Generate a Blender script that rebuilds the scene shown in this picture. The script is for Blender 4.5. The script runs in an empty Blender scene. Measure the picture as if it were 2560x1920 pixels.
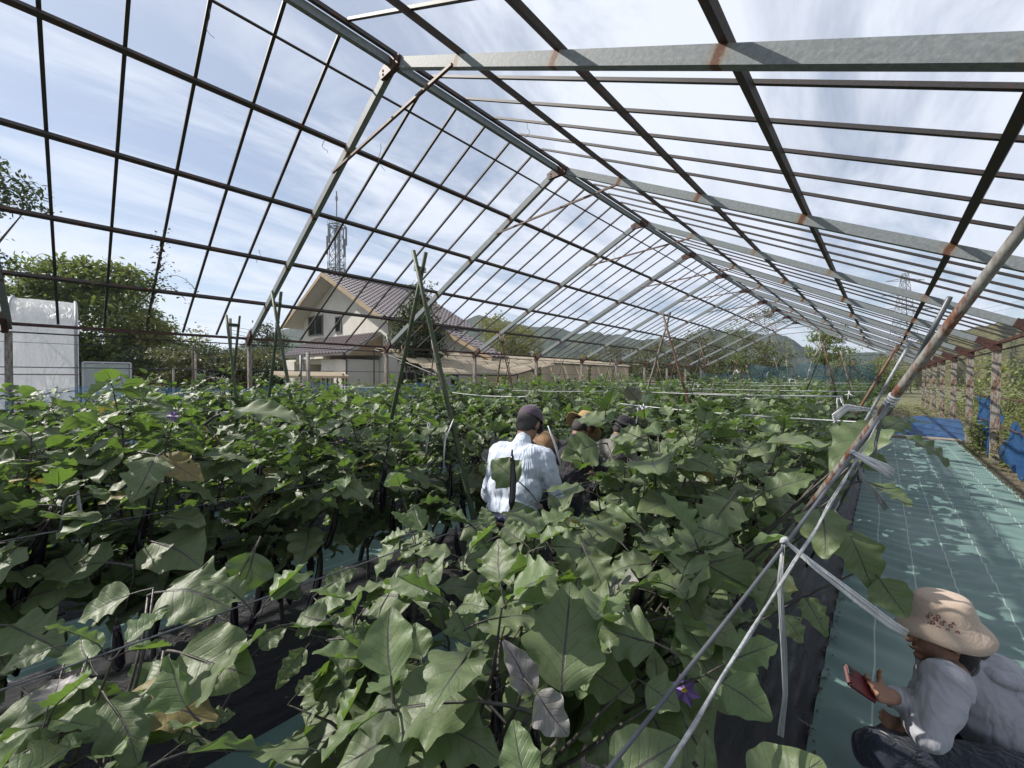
import bpy, bmesh, math, random
import numpy as np
from mathutils import Vector, Matrix, noise as mnoise
random.seed(7); np.random.seed(7)
S = bpy.context.scene
COL = S.collection
R = math.radians
PI = math.pi

# ------------------------------------------------------------ camera, sky, sun, exposure
CH = 1.86                                    # eye height
F_PX, YAW, PITCH, ROLL = 1007.0, 0.7448, 0.0183, 0.0056
cy_, sy_ = math.cos(YAW), math.sin(YAW)
V_R = Vector((cy_, sy_, 0)); V_F0 = Vector((-sy_, cy_, 0)); V_Z = Vector((0, 0, 1))
V_F = V_F0 * math.cos(PITCH) - V_Z * math.sin(PITCH)
V_U = V_F0 * math.sin(PITCH) + V_Z * math.cos(PITCH)
cr_, sr_ = math.cos(ROLL), math.sin(ROLL)
CR = V_R * cr_ + V_U * sr_; CU = V_U * cr_ - V_R * sr_
cam_d = bpy.data.cameras.new('camera'); cam = bpy.data.objects.new('camera', cam_d); COL.objects.link(cam)
cam.matrix_world = Matrix(((CR.x, CU.x, -V_F.x, 0), (CR.y, CU.y, -V_F.y, 0), (CR.z, CU.z, -V_F.z, CH), (0, 0, 0, 1)))
cam_d.sensor_width = 36; cam_d.lens = F_PX / 2560 * 36; cam_d.clip_start = .05; cam_d.clip_end = 6000
S.camera = cam

SUN = Vector((-.64, -.38, .67)).normalized()
world = bpy.data.worlds.new('World'); S.world = world; world.use_nodes = True
nt = world.node_tree; nt.nodes.clear()
def N(t, typ, **kw):
    n = t.nodes.new(typ)
    for k, v in kw.items(): setattr(n, k, v)
    return n
def LK(t, a, b): t.links.new(a, b)
def MATH(t, op, a, b=None, c=None, clamp=False):
    n = t.nodes.new('ShaderNodeMath'); n.operation = op; n.use_clamp = clamp
    for i, v in enumerate((a, b, c)):
        if v is None: continue
        if isinstance(v, (int, float)): n.inputs[i].default_value = v
        else: t.links.new(v, n.inputs[i])
    return n.outputs[0]
def MIX(t, fac, a, b):
    n = t.nodes.new('ShaderNodeMix'); n.data_type = 'RGBA'
    for s, v in ((n.inputs[0], fac), (n.inputs[6], a), (n.inputs[7], b)):
        if isinstance(v, (int, float)): s.default_value = v
        elif isinstance(v, (tuple, list)): s.default_value = tuple(v) + ((1,) if len(v) == 3 else ())
        else: t.links.new(v, s)
    return n.outputs[2]
def RANGE(t, v, a, b, c=0., d=1.):
    n = t.nodes.new('ShaderNodeMapRange'); n.interpolation_type = 'SMOOTHSTEP'
    t.links.new(v, n.inputs[0])
    for i, q in enumerate((a, b, c, d)): n.inputs[i + 1].default_value = q
    return n.outputs[0]
def NOISE(t, vec, scale, detail=4, rough=.55, dist=0.):
    n = t.nodes.new('ShaderNodeTexNoise'); n.inputs['Scale'].default_value = scale
    n.inputs['Detail'].default_value = detail; n.inputs['Roughness'].default_value = rough
    n.inputs['Distortion'].default_value = dist
    if vec is not None: t.links.new(vec, n.inputs['Vector'])
    return n.outputs[0]
def MAPV(t, vec, scale=(1, 1, 1), rot=(0, 0, 0), loc=(0, 0, 0)):
    n = t.nodes.new('ShaderNodeMapping'); t.links.new(vec, n.inputs[0])
    n.inputs['Scale'].default_value = scale; n.inputs['Rotation'].default_value = rot; n.inputs['Location'].default_value = loc
    return n.outputs[0]

sky = N(nt, 'ShaderNodeTexSky', sky_type='NISHITA', sun_disc=False)
sky.sun_elevation = math.asin(SUN.z); sky.sun_rotation = math.atan2(SUN.x, SUN.y)
sky.air_density = 1.0; sky.dust_density = .6; sky.ozone_density = 1.5
tc = N(nt, 'ShaderNodeTexCoord')
sep = N(nt, 'ShaderNodeSeparateXYZ'); LK(nt, tc.outputs['Generated'], sep.inputs[0])
den = MATH(nt, 'ADD', MATH(nt, 'MAXIMUM', sep.outputs[2], 0.0), .10)
cmb = N(nt, 'ShaderNodeCombineXYZ')
LK(nt, MATH(nt, 'DIVIDE', sep.outputs[0], den), cmb.inputs[0]); LK(nt, MATH(nt, 'DIVIDE', sep.outputs[1], den), cmb.inputs[1])
cv = MAPV(nt, cmb.outputs[0], (1.0, .42, 1), (0, 0, R(28)))
c1 = NOISE(nt, cv, 1.5, 7, .62, .9)
c2 = NOISE(nt, MAPV(nt, cmb.outputs[0], (.22, .26, 1), (0, 0, 0), (3.3, 1.7, 0)), 1.0, 3, .5, .3)
cl = MATH(nt, 'ADD', MATH(nt, 'MULTIPLY', c1, .78), MATH(nt, 'MULTIPLY', c2, .40))
cf = RANGE(nt, cl, .45, .70, .22, .93)
hz = RANGE(nt, sep.outputs[2], 0.0, .13, .45, 0.)
cf = MATH(nt, 'MAXIMUM', MATH(nt, 'ADD', cf, RANGE(nt, sep.outputs[2], .30, .70, 0., .18), clamp=True), hz)
skyc = MIX(nt, cf, sky.outputs[0], (7.9, 8.4, 9.4))
bg = N(nt, 'ShaderNodeBackground'); bg.inputs[1].default_value = .077
LK(nt, skyc, bg.inputs[0])
wo = N(nt, 'ShaderNodeOutputWorld'); LK(nt, bg.outputs[0], wo.inputs[0])

sd = bpy.data.lights.new('sun', 'SUN'); sd.energy = 4.9; sd.angle = R(.5); sd.color = (1, .94, .86)
so = bpy.data.objects.new('sun', sd); COL.objects.link(so)
so.rotation_euler = SUN.to_track_quat('Z', 'Y').to_euler(); so.location = (0, 0, 20)
S.view_settings.view_transform = 'Standard'; S.view_settings.look = 'None'
S.view_settings.exposure = 0.55; S.view_settings.gamma = 1; S.view_settings.use_curve_mapping = False
S.render.engine = 'CYCLES'
S.cycles.max_bounces = 6; S.cycles.diffuse_bounces = 3; S.cycles.glossy_bounces = 2
S.cycles.transmission_bounces = 4; S.cycles.transparent_max_bounces = 10
S.cycles.use_denoising = True

# ------------------------------------------------------------ helpers
D2 = 2560 / 2212
def cray(px, py):
    dx, dy = px - 1280, py - 960
    return (CR * dx - CU * dy + V_F * F_PX) / F_PX
def at(px, py, f):
    """world point seen at photo pixel (px, py), f metres ahead of the eye"""
    return Vector((0, 0, CH)) + cray(px, py) * f
def aty(px, py, y):
    d = cray(px, py); return Vector((0, 0, CH)) + d * (y / d.y)

class MB:
    def __init__(s): s.v = []; s.f = []; s.m = []; s.uv = None
    def add(s, vs, fs, mi=0):
        o = len(s.v); s.v += [tuple(v) for v in vs]; s.f += [tuple(i + o for i in f) for f in fs]; s.m += [mi] * len(fs)
    def box(s, c, sz, M=None, mi=0):
        c = Vector(c); hx, hy, hz = sz[0] / 2, sz[1] / 2, sz[2] / 2
        vs = [Vector((x, y, z)) for z in (-hz, hz) for y in (-hy, hy) for x in (-hx, hx)]
        vs = [(M @ v if M else v) + c for v in vs]
        s.add(vs, [(0, 2, 3, 1), (4, 5, 7, 6), (0, 1, 5, 4), (2, 6, 7, 3), (0, 4, 6, 2), (1, 3, 7, 5)], mi)
    def bar(s, a, b, w, h, mi=0, up=(0, 0, 1)):
        a = Vector(a); b = Vector(b); d = b - a; L = d.length
        x = d / L; u = Vector(up)
        if abs(x.dot(u)) > .98: u = Vector((0, 1, 0))
        y = u.cross(x).normalized(); z = x.cross(y)
        M = Matrix((x, y, z)).transposed()
        s.box((a + b) / 2, (L, w, h), M, mi)
    def tube(s, pts, rad, n=6, mi=0, cap=True):
        pts = [Vector(p) for p in pts]; k = len(pts)
        if not hasattr(rad, '__len__'): rad = [rad] * k
        ref = None; vs = []
        for i, p in enumerate(pts):
            t = (pts[min(i + 1, k - 1)] - pts[max(i - 1, 0)]).normalized()
            if ref is None: ref = Vector((0, 0, 1)) if abs(t.z) < .9 else Vector((1, 0, 0))
            a = t.cross(ref)
            if a.length < 1e-4: a = t.cross(Vector((.3, 1, .2)))
            a.normalize(); b = t.cross(a); ref = -b if False else ref
            for j in range(n):
                an = 2 * PI * j / n
                vs.append(p + (a * math.cos(an) + b * math.sin(an)) * rad[i])
        fs = [(i * n + j, i * n + (j + 1) % n, (i + 1) * n + (j + 1) % n, (i + 1) * n + j) for i in range(k - 1) for j in range(n)]
        if cap:
            fs.append(tuple(range(n - 1, -1, -1))); fs.append(tuple((k - 1) * n + j for j in range(n)))
        s.add(vs, fs, mi)
    def mesh(s, name, mats, smooth=False):
        me = bpy.data.meshes.new(name); me.from_pydata(s.v, [], s.f)
        for m in (mats if isinstance(mats, (list, tuple)) else [mats]): me.materials.append(m)
        if any(s.m): me.polygons.foreach_set('material_index', s.m)
        if smooth: me.polygons.foreach_set('use_smooth', [True] * len(me.polygons))
        me.validate(clean_customdata=False) if False else None
        me.update()
        return me
    def build(s, name, mats, parent=None, smooth=False):
        return link(name, s.mesh(name, mats, smooth), parent)
def link(name, me, parent=None, mw=None):
    o = bpy.data.objects.new(name, me); COL.objects.link(o)
    if parent is not None: o.parent = parent
    if mw is not None: o.matrix_local = mw
    return o
def tag(o, label=None, cat=None, group=None, kind=None):
    if label: o['label'] = label
    if cat: o['category'] = cat
    if group: o['group'] = group
    if kind: o['kind'] = kind
    return o
def thing(name, label, cat, loc=(0, 0, 0), rz=0, group=None):
    o = bpy.data.objects.new(name, None); COL.objects.link(o); o.location = loc; o.rotation_euler = (0, 0, rz)
    o.empty_display_size = .1
    return tag(o, label, cat, group)

# ------------------------------------------------------------ materials
def new_mat(name):
    m = bpy.data.materials.new(name); m.use_nodes = True; t = m.node_tree
    p = t.nodes['Principled BSDF']
    return m, t, p
def simple(name, col, rough=.6, var=.15, scale=6, bump=.0, bscale=40, metal=0., col2=None, coord='Object', spec=None, stretch=(1, 1, 1)):
    m, t, p = new_mat(name)
    c = t.nodes.new('ShaderNodeTexCoord').outputs[coord]
    c = MAPV(t, c, stretch)
    n = NOISE(t, c, scale, 5, .6)
    f = RANGE(t, n, .3, .7)
    c2 = col2 or tuple(x * (1 - var * 2) for x in col)
    LK(t, MIX(t, f, col, c2), p.inputs['Base Color'])
    p.inputs['Roughness'].default_value = rough; p.inputs['Metallic'].default_value = metal
    if spec is not None: p.inputs['Specular IOR Level'].default_value = spec
    if bump:
        b = t.nodes.new('ShaderNodeBump'); b.inputs['Strength'].default_value = bump; b.inputs['Distance'].default_value = .01
        LK(t, NOISE(t, c, bscale, 4, .6), b.inputs['Height']); LK(t, b.outputs[0], p.inputs['Normal'])
    return m

def rusty(name, base, rust, amount, scale=9, rough=.6, stretch=(1, 1, 1)):
    m, t, p = new_mat(name)
    c = MAPV(t, t.nodes.new('ShaderNodeTexCoord').outputs['Object'], stretch)
    n = NOISE(t, c, scale, 8, .7, .3); n2 = NOISE(t, c, scale * 7, 3, .6)
    f = RANGE(t, MATH(t, 'ADD', n, MATH(t, 'MULTIPLY', n2, .25)), .74 - amount * .42, .84 - amount * .3)
    b2 = MIX(t, RANGE(t, n2, .35, .65), base, tuple(x * .7 for x in base))
    r2 = MIX(t, RANGE(t, n2, .3, .7), rust, tuple(x * .5 for x in rust))
    LK(t, MIX(t, f, b2, r2), p.inputs['Base Color']); p.inputs['Roughness'].default_value = rough
    b = t.nodes.new('ShaderNodeBump'); b.inputs['Strength'].default_value = .4; b.inputs['Distance'].default_value = .003
    LK(t, n2, b.inputs['Height']); LK(t, b.outputs[0], p.inputs['Normal'])
    return m
M = {}
M['purlin'] = rusty('rusty dark steel', (.045, .036, .034), (.10, .035, .017), .35)
M['bar'] = rusty('weathered glazing bar', (.040, .035, .036), (.085, .035, .02), .2)
M['redrust'] = rusty('red oxide steel', (.085, .030, .024), (.05, .02, .012), .4)
M['post'] = rusty('post steel', (.30, .28, .25), (.17, .075, .035), .42, 5, stretch=(1, 1, .25))
M['polepaint'] = rusty('old painted pole', (.23, .225, .21), (.17, .065, .035), .40, 14, .5, (1, 1, .35))
M['greenpole'] = rusty('green stake', (.045, .075, .035), (.10, .085, .05), .3, 10)
M['rustpole'] = rusty('rusted stake', (.16, .11, .08), (.13, .05, .025), .5, 10)

# galvanised rafter: local X runs down the slope, rust bleeds under each purlin
def galv(pitch, name):
    m, t, p = new_mat(name)
    o = t.nodes.new('ShaderNodeTexCoord').outputs['Object']
    s = t.nodes.new('ShaderNodeSeparateXYZ'); LK(t, o, s.inputs[0])
    n1 = NOISE(t, o, 28, 4, .7); vo = t.nodes.new('ShaderNodeTexVoronoi'); vo.inputs['Scale'].default_value = 46; LK(t, o, vo.inputs['Vector'])
    base = MIX(t, RANGE(t, n1, .3, .7), (.16, .18, .19), (.25, .275, .28))
    base = MIX(t, MATH(t, 'MULTIPLY', RANGE(t, vo.outputs[0], .1, .6), .25), base, (.14, .165, .175))
    wob = MATH(t, 'MULTIPLY', MATH(t, 'SUBTRACT', NOISE(t, MAPV(t, o, (1, 1, .4)), 30, 4, .7), .5), .07)
    x = MATH(t, 'ADD', s.outputs[0], wob)
    fr = MATH(t, 'PINGPONG', x, pitch / 2)
    band = RANGE(t, fr, .022, .045, 1., 0.)
    halo = RANGE(t, fr, .03, .10, .45, 0.)
    keep = RANGE(t, NOISE(t, o, 60, 4, .7), .3, .5, .55, 1.)
    base = MIX(t, MATH(t, 'MULTIPLY', halo, keep), base, (.26, .19, .12))
    oi = t.nodes.new('ShaderNodeObjectInfo'); amt = RANGE(t, MATH(t, 'ADD', oi.outputs['Random'], MATH(t, 'MULTIPLY', NOISE(t, o, 2.2, 1, .5), .9)), .35, 1.1, .25, 1.)
    base = MIX(t, MATH(t, 'MULTIPLY', MATH(t, 'MULTIPLY', band, keep), amt), base, (.11, .042, .020))
    LK(t, base, p.inputs['Base Color']); p.inputs['Roughness'].default_value = .62; p.inputs['Specular IOR Level'].default_value = .3
    b = t.nodes.new('ShaderNodeBump'); b.inputs['Strength'].default_value = .25; b.inputs['Distance'].default_value = .002
    LK(t, vo.outputs[0], b.inputs['Height']); LK(t, b.outputs[0], p.inputs['Normal'])
    return m

def leaf_mat(name, top, top2, under, trans, tfac=.30, vein=(.05, .035, .06), veins=7.0):
    m, t, p = new_mat(name)
    uv = t.nodes.new('ShaderNodeUVMap').outputs[0]
    s = t.nodes.new('ShaderNodeSeparateXYZ'); LK(t, uv, s.inputs[0])
    oi = t.nodes.new('ShaderNodeObjectInfo'); geo = t.nodes.new('ShaderNodeNewGeometry')
    a = MATH(t, 'MULTIPLY', MATH(t, 'ABSOLUTE', MATH(t, 'SUBTRACT', s.outputs[0], .5)), 2)
    y = s.outputs[1]
    w = MATH(t, 'SUBTRACT', MATH(t, 'MULTIPLY', y, veins), MATH(t, 'MULTIPLY', MATH(t, 'POWER', a, .8), 2.0))
    side = MATH(t, 'MULTIPLY', t_gt(t, s.outputs[0]), .45)
    tri = MATH(t, 'ABSOLUTE', MATH(t, 'SUBTRACT', MATH(t, 'FRACT', MATH(t, 'ADD', w, side)), .5))
    mid = RANGE(t, a, .015, .045, 1., 0.)
    sv = MATH(t, 'MULTIPLY', RANGE(t, tri, .015, .05, 1., 0.), RANGE(t, a, .3, .95, .75, 0.))
    vm = MATH(t, 'MAXIMUM', mid, sv)
    pos = geo.outputs['Position']
    big = NOISE(t, pos, 5.5, 2, .5); small = NOISE(t, pos, 60, 4, .65)
    f1 = MATH(t, 'ADD', MATH(t, 'MULTIPLY', oi.outputs['Random'], .55), MATH(t, 'MULTIPLY', big, .45))
    col = MIX(t, f1, top, top2)
    col = MIX(t, MATH(t, 'MULTIPLY', RANGE(t, small, .35, .7), .30), col, tuple(x * .68 for x in top))
    yel = RANGE(t, MATH(t, 'ADD', NOISE(t, pos, 14, 3, .6), MATH(t, 'MULTIPLY', oi.outputs['Random'], .12)), .74, .82)
    col = MIX(t, MATH(t, 'MULTIPLY', yel, .7), col, (.20, .19, .05))
    col = MIX(t, MATH(t, 'MULTIPLY', vm, .85), col, vein)
    col = MIX(t, geo.outputs['Backfacing'], col, MIX(t, MATH(t, 'MULTIPLY', vm, .6), under, vein))
    LK(t, col, p.inputs['Base Color']); p.inputs['Roughness'].default_value = .50
    p.inputs['Specular IOR Level'].default_value = .50
    p.inputs['Sheen Weight'].default_value = .10; p.inputs['Sheen Roughness'].default_value = .5
    b = t.nodes.new('ShaderNodeBump'); b.inputs['Strength'].default_value = .6; b.inputs['Distance'].default_value = .004
    h = MATH(t, 'ADD', MATH(t, 'MULTIPLY', RANGE(t, tri, 0., .16), .16), MATH(t, 'MULTIPLY', NOISE(t, pos, 32, 4, .65), 1.1))
    h = MATH(t, 'SUBTRACT', h, MATH(t, 'MULTIPLY', mid, .5))
    LK(t, h, b.inputs['Height']); LK(t, b.outputs[0], p.inputs['Normal'])
    tr = t.nodes.new('ShaderNodeBsdfTranslucent')
    LK(t, MIX(t, MATH(t, 'MULTIPLY', vm, .8), trans, tuple(x * .2 for x in trans)), tr.inputs[0])
    mx = t.nodes.new('ShaderNodeMixShader'); mx.inputs[0].default_value = tfac
    LK(t, p.outputs[0], mx.inputs[1]); LK(t, tr.outputs[0], mx.inputs[2])
    LK(t, mx.outputs[0], t.nodes['Material Output'].inputs[0])
    return m
def t_gt(t, v): return MATH(t, 'GREATER_THAN', v, .5)
M['leaf'] = leaf_mat('eggplant leaf', (.076, .116, .044), (.142, .184, .084), (.17, .20, .13), (.13, .23, .03))
M['leafy'] = leaf_mat('young eggplant leaf', (.095, .15, .058), (.13, .18, .075), (.16, .21, .10), (.17, .30, .035))
M['leafo'] = leaf_mat('yellowing leaf', (.20, .19, .06), (.22, .17, .07), (.22, .20, .09), (.25, .22, .04))
M['leafp'] = leaf_mat('purple tinged leaf', (.20, .21, .17), (.15, .13, .15), (.20, .18, .18), (.14, .18, .06), .2, (.06, .03, .07))
M['stem'] = simple('eggplant stem', (.030, .022, .032), .45, .2, 30, .3, 120, col2=(.055, .055, .03))
M['fruit'] = simple('eggplant skin', (.010, .006, .013), .16, .2, 8)
M['calyx'] = simple('calyx', (.03, .02, .03), .6)
M['petal'] = simple('purple petal', (.16, .09, .30), .5)
def plain_leaf(name, c1, c2, trans, tf=.3, sc=.6):
    m, t, p = new_mat(name)
    geo = t.nodes.new('ShaderNodeNewGeometry'); oi = t.nodes.new('ShaderNodeObjectInfo')
    n = NOISE(t, geo.outputs['Position'], sc, 3, .6); n2 = NOISE(t, geo.outputs['Position'], sc * 12, 2, .5)
    f = MATH(t, 'ADD', MATH(t, 'MULTIPLY', n, .7), MATH(t, 'MULTIPLY', n2, .35))
    LK(t, MIX(t, RANGE(t, f, .35, .68), c1, c2), p.inputs['Base Color']); p.inputs['Roughness'].default_value = .55
    tr = t.nodes.new('ShaderNodeBsdfTranslucent'); tr.inputs[0].default_value = tuple(trans) + (1,)
    mx = t.nodes.new('ShaderNodeMixShader'); mx.inputs[0].default_value = tf
    LK(t, p.outputs[0], mx.inputs[1]); LK(t, tr.outputs[0], mx.inputs[2]); LK(t, mx.outputs[0], t.nodes['Material Output'].inputs[0])
    return m
M['tree_g'] = plain_leaf('broadleaf green', (.075, .105, .025), (.15, .18, .045), (.20, .26, .05))
M['tree_d'] = plain_leaf('dark evergreen', (.022, .040, .016), (.05, .07, .028), (.05, .08, .02))
M['tree_y'] = plain_leaf('yellow green leaf', (.14, .15, .035), (.24, .23, .06), (.25, .26, .05))
M['tree_o'] = plain_leaf('olive leaf', (.06, .07, .025), (.13, .125, .045), (.12, .13, .04))
M['bark'] = simple('bark', (.12, .095, .07), .9, .25, 12, .6, 40, stretch=(1, 1, .3))
M['greybark'] = simple('pale bark', (.28, .25, .21), .9, .2, 12, .5, 40)
M['tapeg'] = simple('shade grey tape', (.30, .32, .335), .4, .2, 60, .6, 90, stretch=(1, 1, .15))  # white tape with shade put into its colour; hoops borrow the grey
M['tie'] = simple('white tape', (.60, .61, .64), .35, .12, 60, .6, 90, stretch=(1, 1, .15))
M['wire'] = simple('coated wire', (.09, .10, .115), .4)
M['black'] = simple('black steel', (.03, .03, .032), .5)

def mulch_mat():
    m, t, p = new_mat('black plastic mulch')
    o = t.nodes.new('ShaderNodeTexCoord').outputs['Object']
    n = NOISE(t, MAPV(t, o, (5, .8, 3), (0, 0, R(14))), 5, 8, .7, .5); n2 = NOISE(t, o, 1.6, 4, .6)
    dirt = RANGE(t, n2, .5, .75)
    c = MIX(t, MATH(t, 'MULTIPLY', dirt, .5), (.026, .026, .031), (.085, .076, .068))
    c = MIX(t, MATH(t, 'MULTIPLY', RANGE(t, n, .62, .72), .35), c, (.11, .11, .125))  # pale streaks paint the wrinkle highlights into the plastic's colour
    LK(t, c, p.inputs['Base Color'])
    p.inputs['Roughness'].default_value = .27
    b = t.nodes.new('ShaderNodeBump'); b.inputs['Strength'].default_value = 1.0; b.inputs['Distance'].default_value = .05
    LK(t, n, b.inputs['Height']); LK(t, b.outputs[0], p.inputs['Normal'])
    return m
M['mulch'] = mulch_mat()
def mat_mat():
    m, t, p = new_mat('green weed mat')
    o = t.nodes.new('ShaderNodeTexCoord').outputs['Object']
    s = t.nodes.new('ShaderNodeSeparateXYZ'); LK(t, o, s.inputs[0])
    wob = MATH(t, 'MULTIPLY', NOISE(t, o, 1.2, 2, .5), .03)
    x = MATH(t, 'ADD', s.outputs[0], wob)
    line = RANGE(t, MATH(t, 'PINGPONG', x, .13), .0028, .0055, 1., 0.)
    w = MATH(t, 'SINE', MATH(t, 'MULTIPLY', s.outputs[1], 900.)); n = NOISE(t, o, 2.2, 5, .65); n3 = NOISE(t, o, 90, 2, .5)
    c = MIX(t, RANGE(t, n, .3, .7), (.086, .142, .130), (.116, .186, .168))
    c = MIX(t, MATH(t, 'MULTIPLY', RANGE(t, NOISE(t, MAPV(t, o, (1, .5, 1)), 3.1, 6, .7), .56, .74), .5), c, (.085, .12, .105))
    c = MIX(t, MATH(t, 'MULTIPLY', RANGE(t, n3, .4, .7), .2), c, (.07, .17, .16))
    c = MIX(t, MATH(t, 'MULTIPLY', line, .38), c, (.62, .66, .62))
    LK(t, c, p.inputs['Base Color']); p.inputs['Roughness'].default_value = .5
    b = t.nodes.new('ShaderNodeBump'); b.inputs['Strength'].default_value = .3; b.inputs['Distance'].default_value = .002
    LK(t, n3, b.inputs['Height']); LK(t, b.outputs[0], p.inputs['Normal'])
    return m
M['mat'] = mat_mat()
M['soil'] = simple('bare soil', (.13, .10, .07), .95, .2, 3, .8, 30, col2=(.07, .06, .035))
M['grass'] = simple('rough grass ground', (.07, .085, .03), .95, .2, .35, .5, 8, col2=(.13, .115, .055))
M['weed'] = plain_leaf('weed leaf', (.10, .14, .03), (.20, .20, .055), (.2, .26, .05), .3, 2.5)
def film(name, col, alpha, rough=.4, scale=3, tl=.45):
    m, t, p = new_mat(name)
    o = t.nodes.new('ShaderNodeTexCoord').outputs['Object']
    n = NOISE(t, o, scale, 5, .6)
    LK(t, MIX(t, RANGE(t, n, .3, .7), col, tuple(x * .75 for x in col)), p.inputs['Base Color']); p.inputs['Roughness'].default_value = rough
    bp = t.nodes.new('ShaderNodeBump'); bp.inputs['Strength'].default_value = .9; bp.inputs['Distance'].default_value = .08
    LK(t, NOISE(t, MAPV(t, o, (1, 1.6, .6)), 2.2, 5, .6, 1.5), bp.inputs['Height']); LK(t, bp.outputs[0], p.inputs['Normal'])
    tr = t.nodes.new('ShaderNodeBsdfTranslucent'); tr.inputs[0].default_value = tuple(col) + (1,); LK(t, bp.outputs[0], tr.inputs['Normal'])
    tp = t.nodes.new('ShaderNodeBsdfTransparent')
    a = t.nodes.new('ShaderNodeMixShader'); a.inputs[0].default_value = tl
    LK(t, p.outputs[0], a.inputs[1]); LK(t, tr.outputs[0], a.inputs[2])
    b = t.nodes.new('ShaderNodeMixShader'); b.inputs[0].default_value = alpha
    LK(t, tp.outputs[0], b.inputs[1]); LK(t, a.outputs[0], b.inputs[2])
    LK(t, b.outputs[0], t.nodes['Material Output'].inputs[0])
    return m
M['film'] = film('white greenhouse film', (.86, .87, .89), .90, .3, 1.5, .7)
M['film2'] = film('clear vinyl panel', (.62, .66, .64), .72, .3, 2)
M['bluenet'] = film('blue netting', (.05, .14, .26), .38, .6, 5)
M['tealnet'] = film('teal netting', (.04, .12, .16), .55, .6, 1.2)
M['bluetarp'] = film('blue tarp', (.045, .13, .31), .93, .4, 6)
M['beigenet'] = film('beige shade cloth', (.55, .47, .36), .9, .8, 2)
# ------------------------------------------------------------ ground and beds
def grid(x0, x1, nx, y0, y1, ny, fz, name, mat, parent=None, smooth=True, kind=None):
    xs = np.linspace(x0, x1, nx + 1); ys = np.linspace(y0, y1, ny + 1)
    mb = MB(); vs = [(x, y, fz(x, y)) for y in ys for x in xs]
    fs = [(j * (nx + 1) + i, j * (nx + 1) + i + 1, (j + 1) * (nx + 1) + i + 1, (j + 1) * (nx + 1) + i) for j in range(ny) for i in range(nx)]
    mb.add(vs, fs); o = mb.build(name, mat, parent, smooth)
    if kind: o['kind'] = kind
    return o
def nz(x, y, z=0): return mnoise.noise(Vector((x, y, z)))
grid(-2500, 2500, 10, -2500, 2500, 10, lambda x, y: -.03, 'ground', M['grass'], kind='structure')
grid(-12.5, 3.2, 30, -6, 37, 60, lambda x, y: -.012 + .008 * nz(x * 2, y * 2), 'soil_ground', M['soil'], kind='structure')

BEDS = [-.91, -2.98, -5.13, -7.28, -9.43]
BW = .66
def bed_h(u, y):       # u in -1..1 across the bed
    a = min(1, (1 - abs(u)) / .42)
    return .012 + .215 * (a * a * (3 - 2 * a)) + .012 * nz(u * 2, y * 1.3) * a
for bi, bx in enumerate(BEDS):
    ny = 170 if bi < 2 else 60
    o = grid(bx - BW, bx + BW, 18, -3.5, 34, ny, lambda x, y, bx=bx: bed_h((x - bx) / BW, y + bx * 7), 'mulch_bed', M['mulch'])
    o['kind'] = 'structure'
def path_z(x, y):
    r = .030 * math.sin(y * 23 + 4.1 * nz(x * 1.4, y * .8) + 1.6 * math.sin(x * 3.6)) * (.6 + .6 * nz(x * .9 + 5, y * .45))
    r += .020 * nz(x * 1.6, y * 4.2, 3.) + .035 * max(0, (x - .55)) * .5
    return .022 + max(-.02, r)
grid(-.252, 1.58, 26, -2.5, 17.3, 640, path_z, 'path_mat', M['mat'], kind='structure')
fx = [(-2.32, -1.57), (-4.47, -3.64), (-6.62, -5.79), (-8.77, -7.94), (-10.9, -10.09)]
for i, (a, b) in enumerate(fx):
    grid(a, b, 6, -2.5, 33, 90, lambda x, y: .006 + .012 * abs(nz(x * 2, y * 2.5)), 'furrow_mat', M['mat'], kind='structure')
# dirt and dead leaves beside the mat edge
lm = MB()
for i in range(260):
    x = -.235 + random.gauss(0, .018) if i < 150 else random.uniform(.2, 1.6); y = random.uniform(1.2, 6) if i < 150 else random.uniform(1, 12)
    if i >= 150 and random.random() < .6: x = random.uniform(1.3, 1.75)
    a = random.uniform(0, PI); l = random.uniform(.005, .016); w = l * random.uniform(.3, .7)
    z = path_z(x, y) + .006
    lm.add([(x + math.cos(a) * l, y + math.sin(a) * l, z), (x - math.sin(a) * w, y + math.cos(a) * w, z + .005), (x - math.cos(a) * l, y - math.sin(a) * l, z), (x + math.sin(a) * w, y - math.cos(a) * w, z + .003)], [(0, 1, 2, 3)])
for i in range(420):
    bi = random.choice((0, 1, 1, 1)); x = BEDS[bi] + random.uniform(-.6, .6); y = random.uniform(-.6, 5); a = random.uniform(0, PI); l = random.uniform(.006, .022); w = l * random.uniform(.25, .7); z = bed_h((x - BEDS[bi]) / BW, y + BEDS[bi] * 7) + .006
    lm.add([(x + math.cos(a) * l, y + math.sin(a) * l, z), (x - math.sin(a) * w, y + math.cos(a) * w, z + .006), (x - math.cos(a) * l, y - math.sin(a) * l, z), (x + math.sin(a) * w, y - math.cos(a) * w, z + .004)], [(0, 1, 2, 3)])
tag(lm.build('dead_leaf_litter', M['bark']), 'dry brown bits scattered over the mulch and green mat', 'litter', kind='stuff')

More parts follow.
